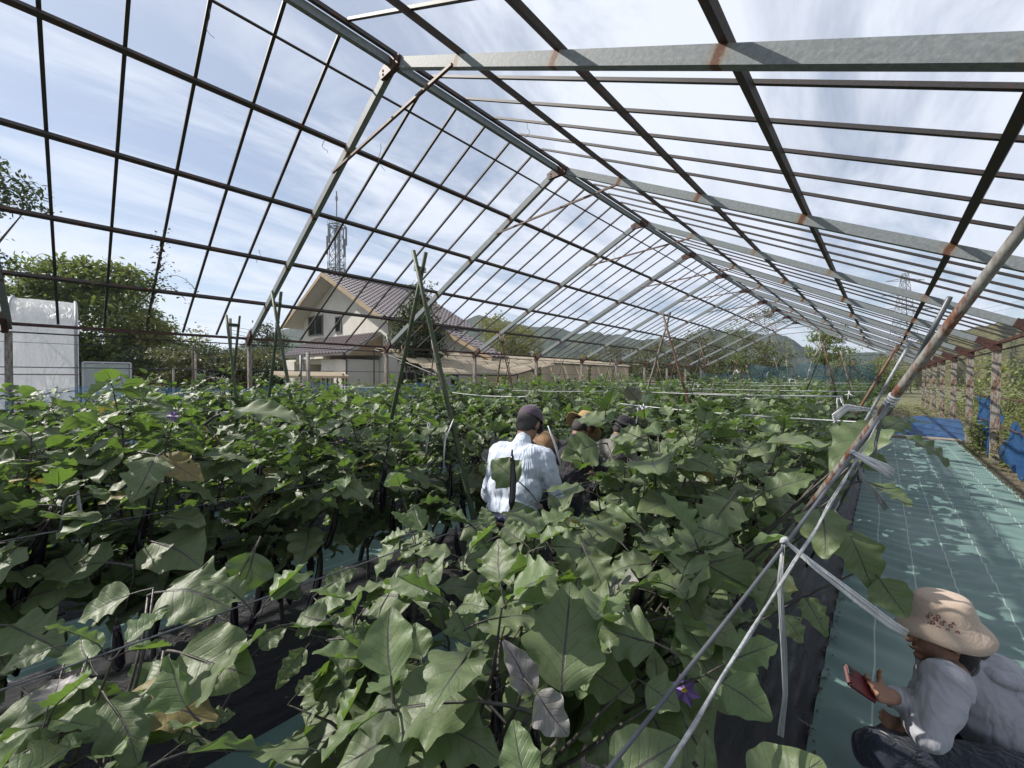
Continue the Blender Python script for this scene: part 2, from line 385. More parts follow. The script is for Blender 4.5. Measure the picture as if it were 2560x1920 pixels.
# ------------------------------------------------------------ greenhouse frame
XR, ZR = -4.725, 5.90; XL, ZL = -11.133, 2.684; XE, ZE = 1.806, 2.60
FY = [2.797 + 3.6 * i for i in range(-2, 10)]
gh = thing('greenhouse_frame', 'bare steel greenhouse frame without covering over the eggplant rows', 'greenhouse', (XR, 0, 0))
GI = Matrix.Translation((-XR, 0, 0))
def gpart(name, me, mw): return link(name, me, gh, GI @ mw)
def frame_mat(a, b):     # local X from a to b, Z up-ish, Y along the house
    a = Vector(a); b = Vector(b); x = (b - a).normalized(); y = Vector((0, 1, 0)) if x.x < 0 else Vector((0, 1, 0))
    z = x.cross(y); 
    if z.z < 0: y = -y; z = x.cross(y)
    m = Matrix((x, y, z)).transposed().to_4x4(); m.translation = a
    return m
for side, (xe, ze) in enumerate(((XL, ZL), (XE, ZE))):
    a = Vector((XR, 0, ZR)); b = Vector((xe, 0, ze)); L = (b - a).length; pitch = L / 5
    gm = galv(pitch, 'galvanised rafter %d' % side)
    # C channel rafter: web plus two flanges
    mb = MB(); mb.box((L / 2 + .05, 0, 0), (L - .1, .006, .12)); 
    sgn = 1 if side == 0 else 1
    mb.box((L / 2 + .05, .038, .0575), (L - .1, .07, .005)); mb.box((L / 2 + .05, .038, -.0575), (L - .1, .07, .005))
    mb.box((L / 2 + .05, .0715, .047), (L - .1, .004, .016)); mb.box((L / 2 + .05, .0715, -.047), (L - .1, .004, .016))
    # channel opens away from the camera side on both slopes
    rm = mb.mesh('rafter', gm)
    if side == 0: rm.transform(Matrix.Scale(-1, 4, (0, 1, 0))); rm.flip_normals()
    bar = MB(); bar.box((L / 2 + .03, 0, .130), (L - .0, .036, .030)); bm_ = bar.mesh('glazing_bar', M['bar'])
    for fi, y in enumerate(FY):
        F = frame_mat(a + Vector((0, y, 0)), b + Vector((0, y, 0)))
        if side == 1 and F.col[1].y > 0: pass
        gpart('rafter', rm, F)
        if fi < len(FY) - 1:
            for k in range(1, 6):
                gpart('glazing_bar', bm_, frame_mat(a + Vector((0, y + .6 * k, 0)), b + Vector((0, y + .6 * k, 0))))
    up = Vector((-(ze - ZR), 0, xe - XR)).normalized(); up = up if up.z > 0 else -up
    for k in ([0.07] if side == 0 else []) + [1, 2, 3, 4]:
        c = a.lerp(b, k / 5 if k >= 1 else k) + up * .088
        mb = MB(); d = (b - a).normalized(); thin = k < 1
        w, h = (.024, .024) if thin else (.064, .052)
        mb.bar(c + Vector((0, -4.6, 0)) + (up * .02 if thin else Vector()), c + Vector((0, 35.35, 0)) + (up * .02 if thin else Vector()), w, h, up=up)
        gpart('purlin', mb.mesh('purlin', M['purlin']), Matrix())
mb = MB()
for s in (-1, 1): mb.bar((XR + s * .06, -4.6, ZR + .075), (XR + s * .06, 35.4, ZR + .075), .045, .05)
gpart('ridge_purlin', mb.mesh('ridge_purlin', M['purlin']), Matrix())
mb = MB(); mb.bar((XR, -4.6, ZR - .01), (XR, 35.4, ZR - .01), .06, .10)
gpart('ridge_beam', mb.mesh('ridge_beam', galv(50, 'galvanised ridge')), Matrix())
# gussets at ridge, knees at the eaves, posts, collar ties
g = MB(); g.add([(-.20, -.035, -.14), (.20, -.035, -.14), (.24, -.035, -.03), (0, -.035, .06), (-.24, -.035, -.03),
                 (-.20, .035, -.14), (.20, .035, -.14), (.24, .035, -.03), (0, .035, .06), (-.24, .035, -.03)],
                [(0, 1, 2, 3, 4), (9, 8, 7, 6, 5), (0, 5, 6, 1), (1, 6, 7, 2), (2, 7, 8, 3), (3, 8, 9, 4), (4, 9, 5, 0)])
for bx in (-.14, .14):
    for bz in (-.05, -.10): g.box((bx, -.04, bz), (.02, .012, .02))
gm_ = g.mesh('ridge_gusset', M['redrust'])
def knee(s):
    k = MB(); p2 = [(0, -.10), (.055, -.13), (.33, .10), (.28, .22), (.03, .09), (-.07, .02), (-.07, -.10)]
    n = len(p2)
    vs = [(-s * x, yy, z) for yy in (-.036, .036) for x, z in p2]
    k.add(vs, [tuple(range(n)), tuple(range(2 * n - 1, n - 1, -1))] + [(i, i + n, (i + 1) % n + n, (i + 1) % n) for i in range(n)])
    k.box((-s * .06, -.04, .02), (.02, .012, .02)); k.box((-s * .16, -.04, .06), (.09, .008, .012))
    me = k.mesh('knee_plate', M['redrust']); bmm = bmesh.new(); bmm.from_mesh(me); bmesh.ops.recalc_face_normals(bmm, faces=bmm.faces); bmm.to_mesh(me); bmm.free()
    return me
kl, kr = knee(-1), knee(1)
pm = {}
for nm, z in (('l', ZL), ('r', ZE)):
    p = MB(); h = z - .10 + .05
    p.box((0, 0, h / 2 - .05), (.13, .006, h)); p.box((-.062, .032, h / 2 - .05), (.006, .07, h)); p.box((.062, .032, h / 2 - .05), (.006, .07, h)); p.box((-.0545, .0675, h / 2 - .05), (.015, .005, h)); p.box((.0545, .0675, h / 2 - .05), (.015, .005, h))
    pm[nm] = p.mesh('post', M['post'])
for y in FY:
    gpart('ridge_gusset', gm_, Matrix.Translation((XR, y - .004, ZR - .01)))
    gpart('knee_plate', kl, Matrix.Translation((XL, y - .004, ZL))); gpart('knee_plate', kr, Matrix.Translation((XE, y - .004, ZE)))
    gpart('post', pm['l'], Matrix.Translation((XL, y, 0))); gpart('post', pm['r'], Matrix.Translation((XE, y, 0)))
    zl = ZR - 1.62 * (ZR - ZL) / (XR - XL) - .07; zr_ = ZR - 1.30 * (ZR - ZE) / (XE - XR) - .07
    c = MB(); c.bar((XR - 1.62, y - .05, zl), (XR + 1.30, y - .05, zr_), .032, .032)
    gpart('collar_tie', c.mesh('collar_tie', M['rustpole']), Matrix())
for x, z in ((XL, ZL), (XE, ZE)):
    mb = MB(); mb.bar((x, -4.6, z + .045), (x, 35.3, z + .045), .06, .055); gpart('eave_beam', mb.mesh('eave_beam', M['redrust']), Matrix())
    mb = MB(); mb.bar((x - (.10 if x < 0 else -.10), -4.6, z - .09), (x - (.10 if x < 0 else -.10), 35.3, z - .09), .025, .025); gpart('side_rail', mb.mesh('side_rail', M['bar']), Matrix())
mb = MB(); mb.tube([(XL - .08, -4.6, 1.98), (XL - .08, 35.3, 1.98)], .010); gpart('side_rail', mb.mesh('side_rail', M['wire']), Matrix())
for x in (XL - .08,):
    for z in (2.42,):
        mb = MB(); mb.tube([(x, -4.6, z), (x, 35.3, z)], .004, 4); gpart('side_wire', mb.mesh('side_wire', M['wire']), Matrix())
for z in (1.45, .85):
    mb = MB(); mb.tube([(XE + .08, 4, z), (XE + .08, 35.3, z)], .014, 5); gpart('side_rail', mb.mesh('side_rail', M['redrust']), Matrix())
# end gable bars
for z in (1.2, 2.0, 2.7, 3.4):
    xa = XL + (z - ZL) / (ZR - ZL) * (XR - XL) if z > ZL else XL; xb = XE - (z - ZE) / (ZR - ZE) * (XE - XR) if z > ZE else XE
    mb = MB(); mb.bar((xa, 35.25, z), (xb, 35.25, z), .03, .03); gpart('gable_rail', mb.mesh('gable_rail', M['bar']), Matrix())

# ------------------------------------------------------------ netting
def sheet(name, x, y0, y1, z0, z1, mat, label, cat, sag=.1, amp=.03, step=.25, plane='x', group=None, grain=0):
    n = max(2, int(abs(y1 - y0) / step)); m = 5; mb = MB(); vs = []
    for i in range(n + 1):
        y = y0 + (y1 - y0) * i / n
        top = z1 - sag * abs(math.sin((y - y0) / 1.8 * PI * .5)) + .05 * nz(y, 3, grain)
        for j in range(m + 1):
            z = z0 + (top - z0) * j / m; d = amp * nz(y * 2.3, z * 1.5, grain + 7) * 2
            vs.append((x + d, y, z) if plane == 'x' else (y, x + d, z))
    fs = [(i * (m + 1) + j, i * (m + 1) + j + 1, (i + 1) * (m + 1) + j + 1, (i + 1) * (m + 1) + j) for i in range(n) for j in range(m)]
    mb.add(vs, fs); return tag(mb.build(name, mat, None, True), label, cat, group)
sheet('side_net', XL + .12, -3, 8.5, .05, 1.68, M['bluenet'], 'sagging translucent blue net along the far left side posts', 'netting', .12, .06)
sheet('side_net', XL + .10, 8.6, 33, .05, 1.66, M['bluenet'], 'darker blue net along the left side beside the beige shade roof', 'netting', .3, .06, grain=3)
sheet('crop_net', 34.6, -7.5, -.4, .4, 3.0, M['tealnet'], 'large dark teal net hung across the far gable end', 'netting', .35, .15, plane='y')
sheet('crop_net', 33.2, -10.6, -7.2, .4, 2.3, M['tealnet'], 'lower teal net at the far left corner of the gable', 'netting', .2, .15, plane='y', grain=5)
sheet('blue_sheet', XE + .12, 14.1, 16.6, .1, 1.62, M['bluetarp'], 'blue sheet tied between the two right side posts nearest the camera', 'tarpaulin', .25, .12, grain=8)
sheet('blue_sheet', XE + .16, 9.0, 13.4, .0, 1.05, M['bluetarp'], 'crumpled low blue sheet at the right edge below the nearest post', 'tarpaulin', .4, .14, grain=11)
# low blue tarp across the far end of the path
mb = MB(); vs = []; nx_, ny_ = 24, 8
for j in range(ny_ + 1):
    for i in range(nx_ + 1):
        x = -.1 + 1.95 * i / nx_; y = 17.9 + 1.5 * j / ny_
        z = .05 + .50 * min(1, j / ny_ * 1.6) * (.8 + .5 * nz(x * 1.5, y)) + .05 * nz(x * 6, y * 3)
        vs.append((x, y, z))
mb.add(vs, [(j * (nx_ + 1) + i, j * (nx_ + 1) + i + 1, (j + 1) * (nx_ + 1) + i + 1, (j + 1) * (nx_ + 1) + i) for j in range(ny_) for i in range(nx_)])
tag(mb.build('blue_tarp', M['bluetarp'], None, True), 'blue tarp heaped across the end of the green path', 'tarpaulin')
mb = MB(); mb.box((.75, 17.6, .05), (1.9, .5, .06))
tag(mb.build('grey_board', M['greybark']), 'grey board lying flat before the blue tarp', 'board')
# ------------------------------------------------------------ eggplant leaves
def leaf_geo(seed, nu, nv, lobes=3.2, wid=.37, amp=.13, droop=.22, fold=.16, wav=.026, petiole=.38, holes=False, curl=0.):
    """blade along +Y from (0,0,0) to about (0,1,0), petiole behind it; returns verts, faces, uvs, material indices"""
    rs = random.Random(seed); ph = [rs.uniform(0, 2 * PI) for _ in range(4)]; am = [amp * rs.uniform(.7, 1.25) for _ in range(2)]
    asym = rs.uniform(-.08, .08); vs = []; uv = []
    def prof(t, s):
        w = wid * (math.sin(PI * min(1, t ** .70)) ** .56) * (1.02 - .22 * t)
        w *= 1 + (am[0] if s < 0 else am[1]) * math.sin(2 * PI * lobes * t + (ph[0] if s < 0 else ph[1]))  * min(1, t * 5) * min(1, (1 - t) * 4) * 1.25
        return w * (1 + asym * s)
    side = rs.uniform(-.06, .06)
    for j in range(nv + 1):
        t = j / nv
        for i in range(-nu, nu + 1):
            u = i / nu; s = -1 if u < 0 else 1
            w = prof(min(max(t, .012), .988), s)
            x = w * u; y = t * (1 - droop * .12) + abs(u) * w * (.28 - .55 * t) * 1.0
            z = -droop * t * t * .8 + droop * .12 * t + fold * abs(u) * w * 1.6 - .22 * (abs(u) * w) ** 2 * 4 * curl
            z += wav * (abs(u) ** 1.6) * math.sin(2 * PI * lobes * t * 1.15 + ph[3] + (1.9 if s > 0 else 0)) * 1.4
            z += .012 * math.sin(9 * x + 7 * y + ph[2]) + .030 * mnoise.noise(Vector((x * 5 + seed, y * 5, 0))) * min(1, abs(u) * 2 + .2)
            x += side * math.sin(PI * t)
            vs.append((x, y, z)); uv.append((.5 + .5 * u, t))
    W = 2 * nu + 1
    fs = [(j * W + i, j * W + i + 1, (j + 1) * W + i + 1, (j + 1) * W + i) for j in range(nv) for i in range(2 * nu)]
    if holes:
        rs2 = random.Random(seed + 99); fs = [f for f in fs if rs2.random() > .022 or f[0] % W in (nu, nu - 1)]
    mi = [0] * len(fs)
    if petiole:
        pm = MB(); pts = [(0, -petiole, -petiole * .38), (0, -petiole * .55, -petiole * .15), (0, -.02, -.004)]
        if nv > 8: pts += [(side * .7, .25, -.004), (side * .95, .5, -.012 - droop * .2 + droop * .06), (side * .7, .75, -.01 - droop * .45 + droop * .09)]
        rr = [.022, .017, .014, .010, .007, .003][:len(pts)]
        pm.tube(pts, rr, 5 if nv > 8 else 3, cap=False)
        o = len(vs); vs += pm.v; uv += [(.5, .5)] * len(pm.v); fs += [tuple(k + o for k in f) for f in pm.f]; mi += [1] * len(pm.f)
    return vs, fs, uv, mi
def mesh_uv(name, vs, fs, uv, mi, mats, smooth=True):
    me = bpy.data.meshes.new(name); me.from_pydata(vs, [], fs)
    for m in mats: me.materials.append(m)
    me.polygons.foreach_set('material_index', mi); me.polygons.foreach_set('use_smooth', [smooth] * len(fs))
    l = me.uv_layers.new(name='UVMap'); li = np.empty(len(me.loops), dtype=np.int32); me.loops.foreach_get('vertex_index', li)
    l.data.foreach_set('uv', np.array(uv, dtype=np.float32)[li].ravel()); me.update()
    return me
NL = 8
LSPEC = [dict(lobes=3.0, amp=.115, fold=.10), dict(lobes=2.6, amp=.095, wid=.42, fold=.08), dict(lobes=3.4, amp=.135, wid=.34, droop=.3, fold=.12), dict(lobes=2.2, amp=.05, wid=.45, droop=.15, fold=.05),
         dict(lobes=3.1, amp=.15, droop=.34, wav=.035, fold=.1), dict(lobes=2.8, amp=.11, droop=.12, fold=.18), dict(lobes=3.7, amp=.12, wid=.35, wav=.03, fold=.08), dict(lobes=2.6, amp=.13, wid=.41, droop=.42, fold=.07)]
LEAF_HI = [mesh_uv('leaf', *leaf_geo(10 + i, 5, 22, holes=(i in (2, 4, 7)), **LSPEC[i]), [M['leaf'], M['stem']]) for i in range(NL)]
LEAF_OLD = [mesh_uv('old_leaf', *leaf_geo(90, 5, 22, holes=True, **LSPEC[0]), [M['leafo'], M['stem']])]
LEAF_YOUNG = [mesh_uv('young_leaf', *leaf_geo(40 + i, 4, 16, **dict(LSPEC[i + 1], fold=.3, droop=.05)), [M['leafy'], M['stem']]) for i in range(3)]
LEAF_PURPLE = [mesh_uv('purple_leaf', *leaf_geo(60, 5, 22, lobes=2.4, amp=.08, wid=.36, wav=.04), [M['leafp'], M['stem']])]
LEAF_ROUND = [mesh_uv('round_leaf', *leaf_geo(70 + i, 6, 22, lobes=2.2, amp=.045, wid=.46, wav=.03, fold=.06, droop=.12, petiole=p), [M['leafy' if i == 1 else 'leaf'], M['stem']]) for i, p in ((0, .3), (1, .4))]
LEAF_LO = [leaf_geo(100 + i, 2, 9, **LSPEC[i]) for i in range(NL)]
LEAF_XLO = [leaf_geo(120 + i, 1, 4, petiole=0, **LSPEC[i]) for i in range(NL)]

def fruit_geo(L, r, bend, seed):
    rs = random.Random(seed); n = 9; pts = []; rad = []
    for i in range(n + 1):
        t = i / n; pts.append((bend * L * t * t, .15 * bend * L * math.sin(3 * t), -L * t))
        rad.append(r * (.55 + .45 * min(1, t * 2.2)) * (1 if t < .86 else math.sqrt(max(.05, 1 - ((t - .86) / .145) ** 2))))
    mb = MB(); mb.tube(pts, rad, 10); nf = len(mb.f)
    mb.tube([(0, 0, .045), (0, 0, .0)], [.006, .009], 5, 1)
    mb.tube([(0, 0, .006), (bend * L * .01, 0, -L * .10)], [r * .5, r * .72], 8, 1)
    for k in range(5):
        a = k * 2 * PI / 5 + rs.random(); q = r * .74
        p0 = Vector((math.cos(a - .35) * q, math.sin(a - .35) * q, -L * .09)); p1 = Vector((math.cos(a + .35) * q, math.sin(a + .35) * q, -L * .09)); p2 = Vector((math.cos(a) * r * 1.08, math.sin(a) * r * 1.08, -L * .21))
        mb.add([p0, p1, p2], [(0, 1, 2)], 1)
    return mb.mesh('eggplant', [M['fruit'], M['calyx']], True)
FRUIT = [fruit_geo(.32, .023, .10, 1), fruit_geo(.38, .021, .30, 2), fruit_geo(.26, .028, .05, 3), fruit_geo(.35, .022, -.2, 4)]
fl = MB()
for k in range(6):
    a = k * PI / 3; c, s_ = math.cos(a), math.sin(a)
    fl.add([(0, 0, 0), (c * .012 - s_ * .008, s_ * .012 + c * .008, .004), (c * .024, s_ * .024, -.002), (c * .012 + s_ * .008, s_ * .012 - c * .008, .004)], [(0, 1, 2, 3)])
fl.tube([(0, 0, 0), (0, 0, .012)], [.004, .002], 5, 1)
FLOWER = fl.mesh('flower', [M['petal'], simple('anther', (.5, .35, .03))])

def rotm(y, z):
    y = Vector(y).normalized(); z = Vector(z); x = y.cross(z)
    if x.length < 1e-4: x = y.cross(Vector((.3, .2, 1)))
    x.normalize(); z = x.cross(y)
    return Matrix((x, y, z)).transposed()
def gen_plant(seed, H=1.6, nmain=5, lean=.52, low=.30, leafscale=.90, dens=1.0, xb=0, yb=.26, sh=.36):
    """branch paths and leaf placements of one eggplant trained to a V; z=0 at the soil"""
    rs = random.Random(seed); tubes = []; leaves = []; fruits = []; fls = []
    fork = Vector((rs.uniform(-.03, .03), rs.uniform(-.03, .03), .22 + rs.uniform(0, .1)))
    tubes.append(([(0, 0, -.05), (fork.x * .5, fork.y * .5, fork.z * .5), fork], [.014, .012, .011]))
    def leaf_at(p, az, el, sc, young=False):
        d = Vector((math.cos(az) * math.cos(el), math.sin(az) * math.cos(el), math.sin(el)))
        up = Vector((-.28 + rs.gauss(0, .34), -.16 + rs.gauss(0, .34), 1))
        pl = .38 * sc
        b = p + d * pl * .92 + Vector((0, 0, pl * .38))
        leaves.append((b, d, up, sc, young))
    def branch(p, d, L, r, depth, az0):
        n = max(3, int(L / .074)); pts = [p.copy()]; rad = [r]; q = p.copy(); dd = d.normalized(); az = az0
        for i in range(n):
            dd = (dd + Vector((rs.gauss(0, .10), rs.gauss(0, .10), .05 + rs.gauss(0, .04)))).normalized()
            q = q + dd * (L / n); pts.append(q.copy()); t = (i + 1) / n; rad.append(r * (1 - .72 * t))
            az += 2.4 + rs.gauss(0, .35)
            hz_ = q.z / H
            if q.z > low and rs.random() < .93 * dens:
                sc = leafscale * (.285 if hz_ < .82 else .285 - .5 * (hz_ - .82)) * rs.uniform(.72, 1.18) * (1 if depth == 0 else .82) * (1.0 if t < .85 else .62)
                leaf_at(q, az, rs.uniform(-.65, .35), max(sc, .09), t > .93)
            elif q.z > .35 and rs.random() < .25: leaf_at(q, az, rs.uniform(-.5, .1), leafscale * rs.uniform(.14, .2))
            if depth == 0 and rs.random() < sh and .12 < t < .93:
                a2 = az + 1.2; branch(q, Vector((math.cos(a2), math.sin(a2), rs.uniform(.1, .9))), rs.uniform(.14, .36), rad[-1] * .6, 1, a2)
            if depth == 0 and .45 < q.z < 1.15 and rs.random() < .13:
                fruits.append((q + Vector((math.cos(az) * .03, math.sin(az) * .03, -.04)), rs.randrange(4), rs.uniform(0, 6.28), rs.uniform(.75, 1.1)))
            if rs.random() < .02: fls.append((q + Vector((math.cos(az), math.sin(az), 0)) * .05 + Vector((0, 0, -.03)), rs.uniform(0, 6)))
        for k in range(2):
            leaf_at(q, az + k * 2.4, rs.uniform(.1, .9), rs.uniform(.09, .15) * leafscale, k == 0)
        tubes.append((pts, rad))
    for k in range(nmain):
        s = 1 if k % 2 == 0 else -1; yy = rs.uniform(-1, 1) * yb
        hz2 = H * rs.uniform(.78, 1.05) - fork.z - .06
        d = Vector((s * lean * rs.uniform(.6, 1.1) + xb, yy, hz2)); branch(fork, d, d.length, .0095, 0, rs.uniform(0, 6.28))
    return tubes, leaves, fruits, fls
def lmat(b, d, up, sc):
    m = (rotm(d, up) * 1.0).to_4x4(); m = m @ Matrix.Scale(sc, 4); m.translation = b
    return m
def stem_mesh(tubes, n=5):
    mb = MB()
    for pts, rad in tubes: mb.tube(pts, rad, n, cap=False)
    return mb.mesh('stem', M['stem'], True)
def foliage_mesh(leaves, lod, name='foliage'):
    V = []; Fc = []; U = []; Mi = []; o = 0
    for k, (b, d, up, sc, yg) in enumerate(leaves):
        vs, fs, uv, mi = lod[k % NL]; m = lmat(b, d, up, sc); A = np.array(m)
        w = np.array(vs) @ A[:3, :3].T + A[:3, 3]
        V.append(w); Fc += [tuple(i + o for i in f) for f in fs]; U += uv; Mi += [(2 if (yg and q == 0) else q) for q in mi]; o += len(vs)
    V = np.concatenate(V)
    return mesh_uv(name, V.tolist(), Fc, U, Mi, [M['leaf'], M['stem'], M['leafy']])
ORD = ['first', 'second', 'third', 'fourth', 'fifth', 'sixth', 'seventh', 'eighth', 'ninth', 'tenth', 'eleventh', 'twelfth', 'thirteenth', 'fourteenth', 'fifteenth',
       'sixteenth', 'seventeenth', 'eighteenth', 'nineteenth', 'twentieth']
def ordn(i):
    if i < 20: return ORD[i]
    t = ['twenty', 'thirty', 'forty', 'fifty'][(i + 1) // 10 - 2]; r = (i + 1) % 10
    return (t.replace('ty', 'tieth') if r == 0 else t + '-' + ORD[r - 1])
BEDZ = .215
def near_plant(x, y, seed, label, rz=0, **kw):
    tubes, leaves, fruits, fls = gen_plant(seed, **kw)
    t = thing('eggplant_plant', label, 'eggplant plant', (x, y, BEDZ), rz, 'eggplant plants in mulched rows')
    link('stem', stem_mesh(tubes, 6), t)
    rs = random.Random(seed)
    for k, (b, d, up, sc, yg) in enumerate(leaves):
        me = rs.choice(LEAF_YOUNG) if yg else (LEAF_PURPLE[0] if rs.random() < .015 else (LEAF_OLD[0] if rs.random() < .025 else rs.choice(LEAF_HI)))
        link('leaf', me, t, lmat(b, d, up, sc * rs.choice((1, 1, 1.12))))
    for p, i, a, s in fruits: link('eggplant', FRUIT[i], t, Matrix.Translation(p) @ Matrix.Rotation(a, 4, 'Z') @ Matrix.Rotation(rs.uniform(-.15, .15), 4, 'X') @ Matrix.Scale(s, 4))
    for p, a in fls: link('flower', FLOWER, t, Matrix.Translation(p) @ Matrix.Rotation(a, 4, 'Z') @ Matrix.Rotation(1.9, 4, 'X') @ Matrix.Scale(1.2, 4))
    return t
# far plants: a few prototypes, copied
def proto(seed, lod, sn, **kw):
    tubes, leaves, fruits, fls = gen_plant(seed, **kw)
    return stem_mesh(tubes, sn), foliage_mesh(leaves, lod), [(FRUIT[i], Matrix.Translation(p) @ Matrix.Rotation(a, 4, 'Z') @ Matrix.Scale(s, 4)) for p, i, a, s in fruits]
PM = [proto(500 + i, LEAF_LO, 4, H=1.42, dens=.85, nmain=6) for i in range(6)]
PF = [proto(600 + i, LEAF_XLO, 3, H=1.44, dens=.9) for i in range(5)]
def far_plant(x, y, p, label, rz, sz):
    t = thing('eggplant_plant', label, 'eggplant plant', (x, y, BEDZ - .01), rz, 'eggplant plants in mulched rows'); t.scale = (1, 1, sz)
    link('stem', p[0], t); o = link('foliage', p[1], t); o['kind'] = 'stuff'
    for me, mw in p[2]: link('eggplant', me, t, mw)
    return t
ROWN = ['row beside the path', 'second row from path', 'middle row', 'fourth row from path', 'row beside blue net']
rs = random.Random(3)
for bi, bx in enumerate(BEDS):
    ys = []; y = [-.10, -.35, -.6, -.5, -.4][bi]; step = [.62, .64, .66, .68, .68][bi]
    while y < 32.5: ys.append(y); y += step * rs.uniform(.93, 1.07)
    if bi == 0: ys = [-.12, -.45, .74, 1.28, 1.86] + [2.4 + .62 * k for k in range(49)]
    for k, y in enumerate(ys):
        x = bx + rs.uniform(-.05, .05); dist = math.hypot(x, y)
        word = 'eggplant plant, %s from the near end of the %s' % (ordn(k), ROWN[bi])
        if bi == 0: H = [.93, .95, 1.02, 1.26, 1.42, 1.46][k] if k < 6 else 1.36
        else: H = 1.44 + .15 * math.sin(k * 1.7 + bi)
        if bi == 1: H = 1.44 + .10 * math.sin(k * 2.3)
        if dist < [6.5, 6.2, 7.2, 8.2, 0][bi]:
            kw = dict(H=H, dens=.78 if bi else .86, nmain=5 if bi > 1 or k % 2 else 6, lean=.52 if bi else .44, xb=0 if bi else (.10 if k > 2 else 0))
            if bi == 1 and k < 3: kw.update(dens=.82, nmain=6, low=.15, lean=.55, sh=.55)
            if bi == 0 and k < 2: x = -1.3 - .12 * k; kw.update(lean=.24, nmain=4, dens=.9, H=.98, low=.15)
            near_plant(x, y, 1000 + bi * 100 + k, word, **kw)
        else:
            L = PM if dist < 16 else PF
            far_plant(x, y, L[rs.randrange(len(L))], word, rs.choice((0, PI)) + rs.uniform(-.2, .2), (H / 1.40) * rs.uniform(.93, 1.08))
# ------------------------------------------------------------ trees, hills
def crown_mesh(name, lobes, n, s, mat, seed, flat=.6, clump=22, cr=.55):
    """lobes: (x,y,z,rx,ry,rz); clusters of small leaf faces through the volume, denser at the surface"""
    rg = np.random.RandomState(seed); V = []; w = np.array([a[3] * a[4] + a[5] * a[4] for a in lobes]); w = w / w.sum()
    cc = []
    for L, k in zip(lobes, (w * n / clump).astype(int) + 1):
        d = rg.normal(size=(k, 3)); d /= np.linalg.norm(d, axis=1)[:, None]
        r = rg.uniform(.45, 1.0, size=(k, 1)) ** .55 * (1 + .16 * np.sin(d[:, :1] * 5 + seed) + .12 * np.sin(d[:, 1:2] * 7 + seed * 2))
        cc.append(d * r * np.array(L[3:6]) + np.array(L[:3]))
    C = np.concatenate(cc); K = len(C)
    P = np.repeat(C, clump, 0) + rg.normal(size=(K * clump, 3)) * np.array([cr, cr, cr * flat]) * .5
    m = len(P); a = rg.normal(size=(m, 3)); a /= np.linalg.norm(a, axis=1)[:, None]
    b = np.cross(a, rg.normal(size=(m, 3)) * [.5, .5, 1.3]); b /= np.linalg.norm(b, axis=1)[:, None]
    sz = (s * rg.uniform(.6, 1.35, size=(m, 1)))
    q = np.stack([P - a * sz, P + b * sz * .42, P + a * sz, P - b * sz * .42], 1).reshape(-1, 3)
    me = bpy.data.meshes.new(name); me.vertices.add(len(q)); me.vertices.foreach_set('co', q.ravel())
    me.loops.add(len(q)); me.loops.foreach_set('vertex_index', np.arange(len(q), dtype=np.int32))
    me.polygons.add(m); me.polygons.foreach_set('loop_start', np.arange(0, len(q), 4, dtype=np.int32)); me.polygons.foreach_set('loop_total', np.full(m, 4, dtype=np.int32))
    me.materials.append(mat); me.update(calc_edges=True); me.validate()
    return me
def tree(loc, label, lobes, n, s, mat, seed, name='tree', th=3., tr=.16, trunks=1, bark='bark', group=None, cr=.55, flat=.6, limbs=6, cat='tree', parts=True):
    t = thing(name, label, cat, loc, 0, group); rs = random.Random(seed)
    c = link('crown', crown_mesh('crown', lobes, n, s, M[mat], seed, cr=cr, flat=flat), t)
    if th:
        mb = MB()
        for k in range(trunks):
            a = rs.uniform(0, 6.28); sp = .12 * (trunks > 1)
            top = Vector((lobes[0][0] + math.cos(a) * sp * 5, lobes[0][1] + math.sin(a) * sp * 5, th))
            mb.tube([(math.cos(a) * sp, math.sin(a) * sp, -.2), top * .45 + Vector((rs.gauss(0, .08), rs.gauss(0, .08), 0)), top], [tr, tr * .75, tr * .4], 7)
            for _ in range(limbs):
                L = rs.choice(lobes); b = top * rs.uniform(.45, .95)
                e = Vector((L[0] + rs.uniform(-.7, .7) * L[3], L[1] + rs.uniform(-.7, .7) * L[4], L[2] + rs.uniform(-.5, .7) * L[5]))
                mb.tube([b, b.lerp(e, .5) + Vector((0, 0, .12)), e], [tr * .45, tr * .25, tr * .08], 5)
        link('trunk', mb.mesh('trunk', M[bark], True), t)
    return t
def G(px, py, f):      # a ground spot under a photo pixel (2212-wide coordinates)
    p = at(px * D2, py * D2, f); return (p.x, p.y, 0)
T_ = tree
# big tree behind the white tunnel
T_((-43.5, .8, 0), 'tall light green broadleaf tree behind the white plastic tunnel', [(0, 0, 5.2, 4.0, 4.2, 3.6), (0, -1.2, 8.2, 2.2, 2.5, 1.9), (0, 1.4, 8.6, 1.9, 1.7, 2.0), (0, 3.2, 4.0, 1.8, 1.6, 2.2), (1, -4.2, 6.0, 2, 2.2, 1.6), (0, 0, 2.2, 3, 5, 2.2)], 34000, .21, 'tree_g', 3, th=5, tr=.3, cr=.9)
T_((-40.5, 3.9, 0), 'sunlit yellow green tree right of the tallest broadleaf tree', [(0, 0, 4.2, 1.5, 1.5, 1.8), (0, -.7, 5.3, 1.0, 1.0, .9), (0, .8, 2.8, 1.2, 1.3, 1.2), (0, 0, 1.4, 1.6, 1.9, 1.3)], 8000, .16, 'tree_y', 5, th=3.5, tr=.2, cr=.8)
T_((-21.5, -3.4, 0), 'dark conifer reaching into the upper left edge of view', [(1.0, 1.55, 7.6, 1.6, 1.2, .75), (0, 0, 7.2, 1.4, 1.4, 2.0), (.6, 1.0, 5.4, 1.2, 1.2, .55), (0, 0, 4, 1.6, 1.3, 1.8)], 8000, .085, 'tree_d', 8, 'conifer_tree', th=7.5, tr=.16, cr=.45, flat=.45)
rs = random.Random(11)
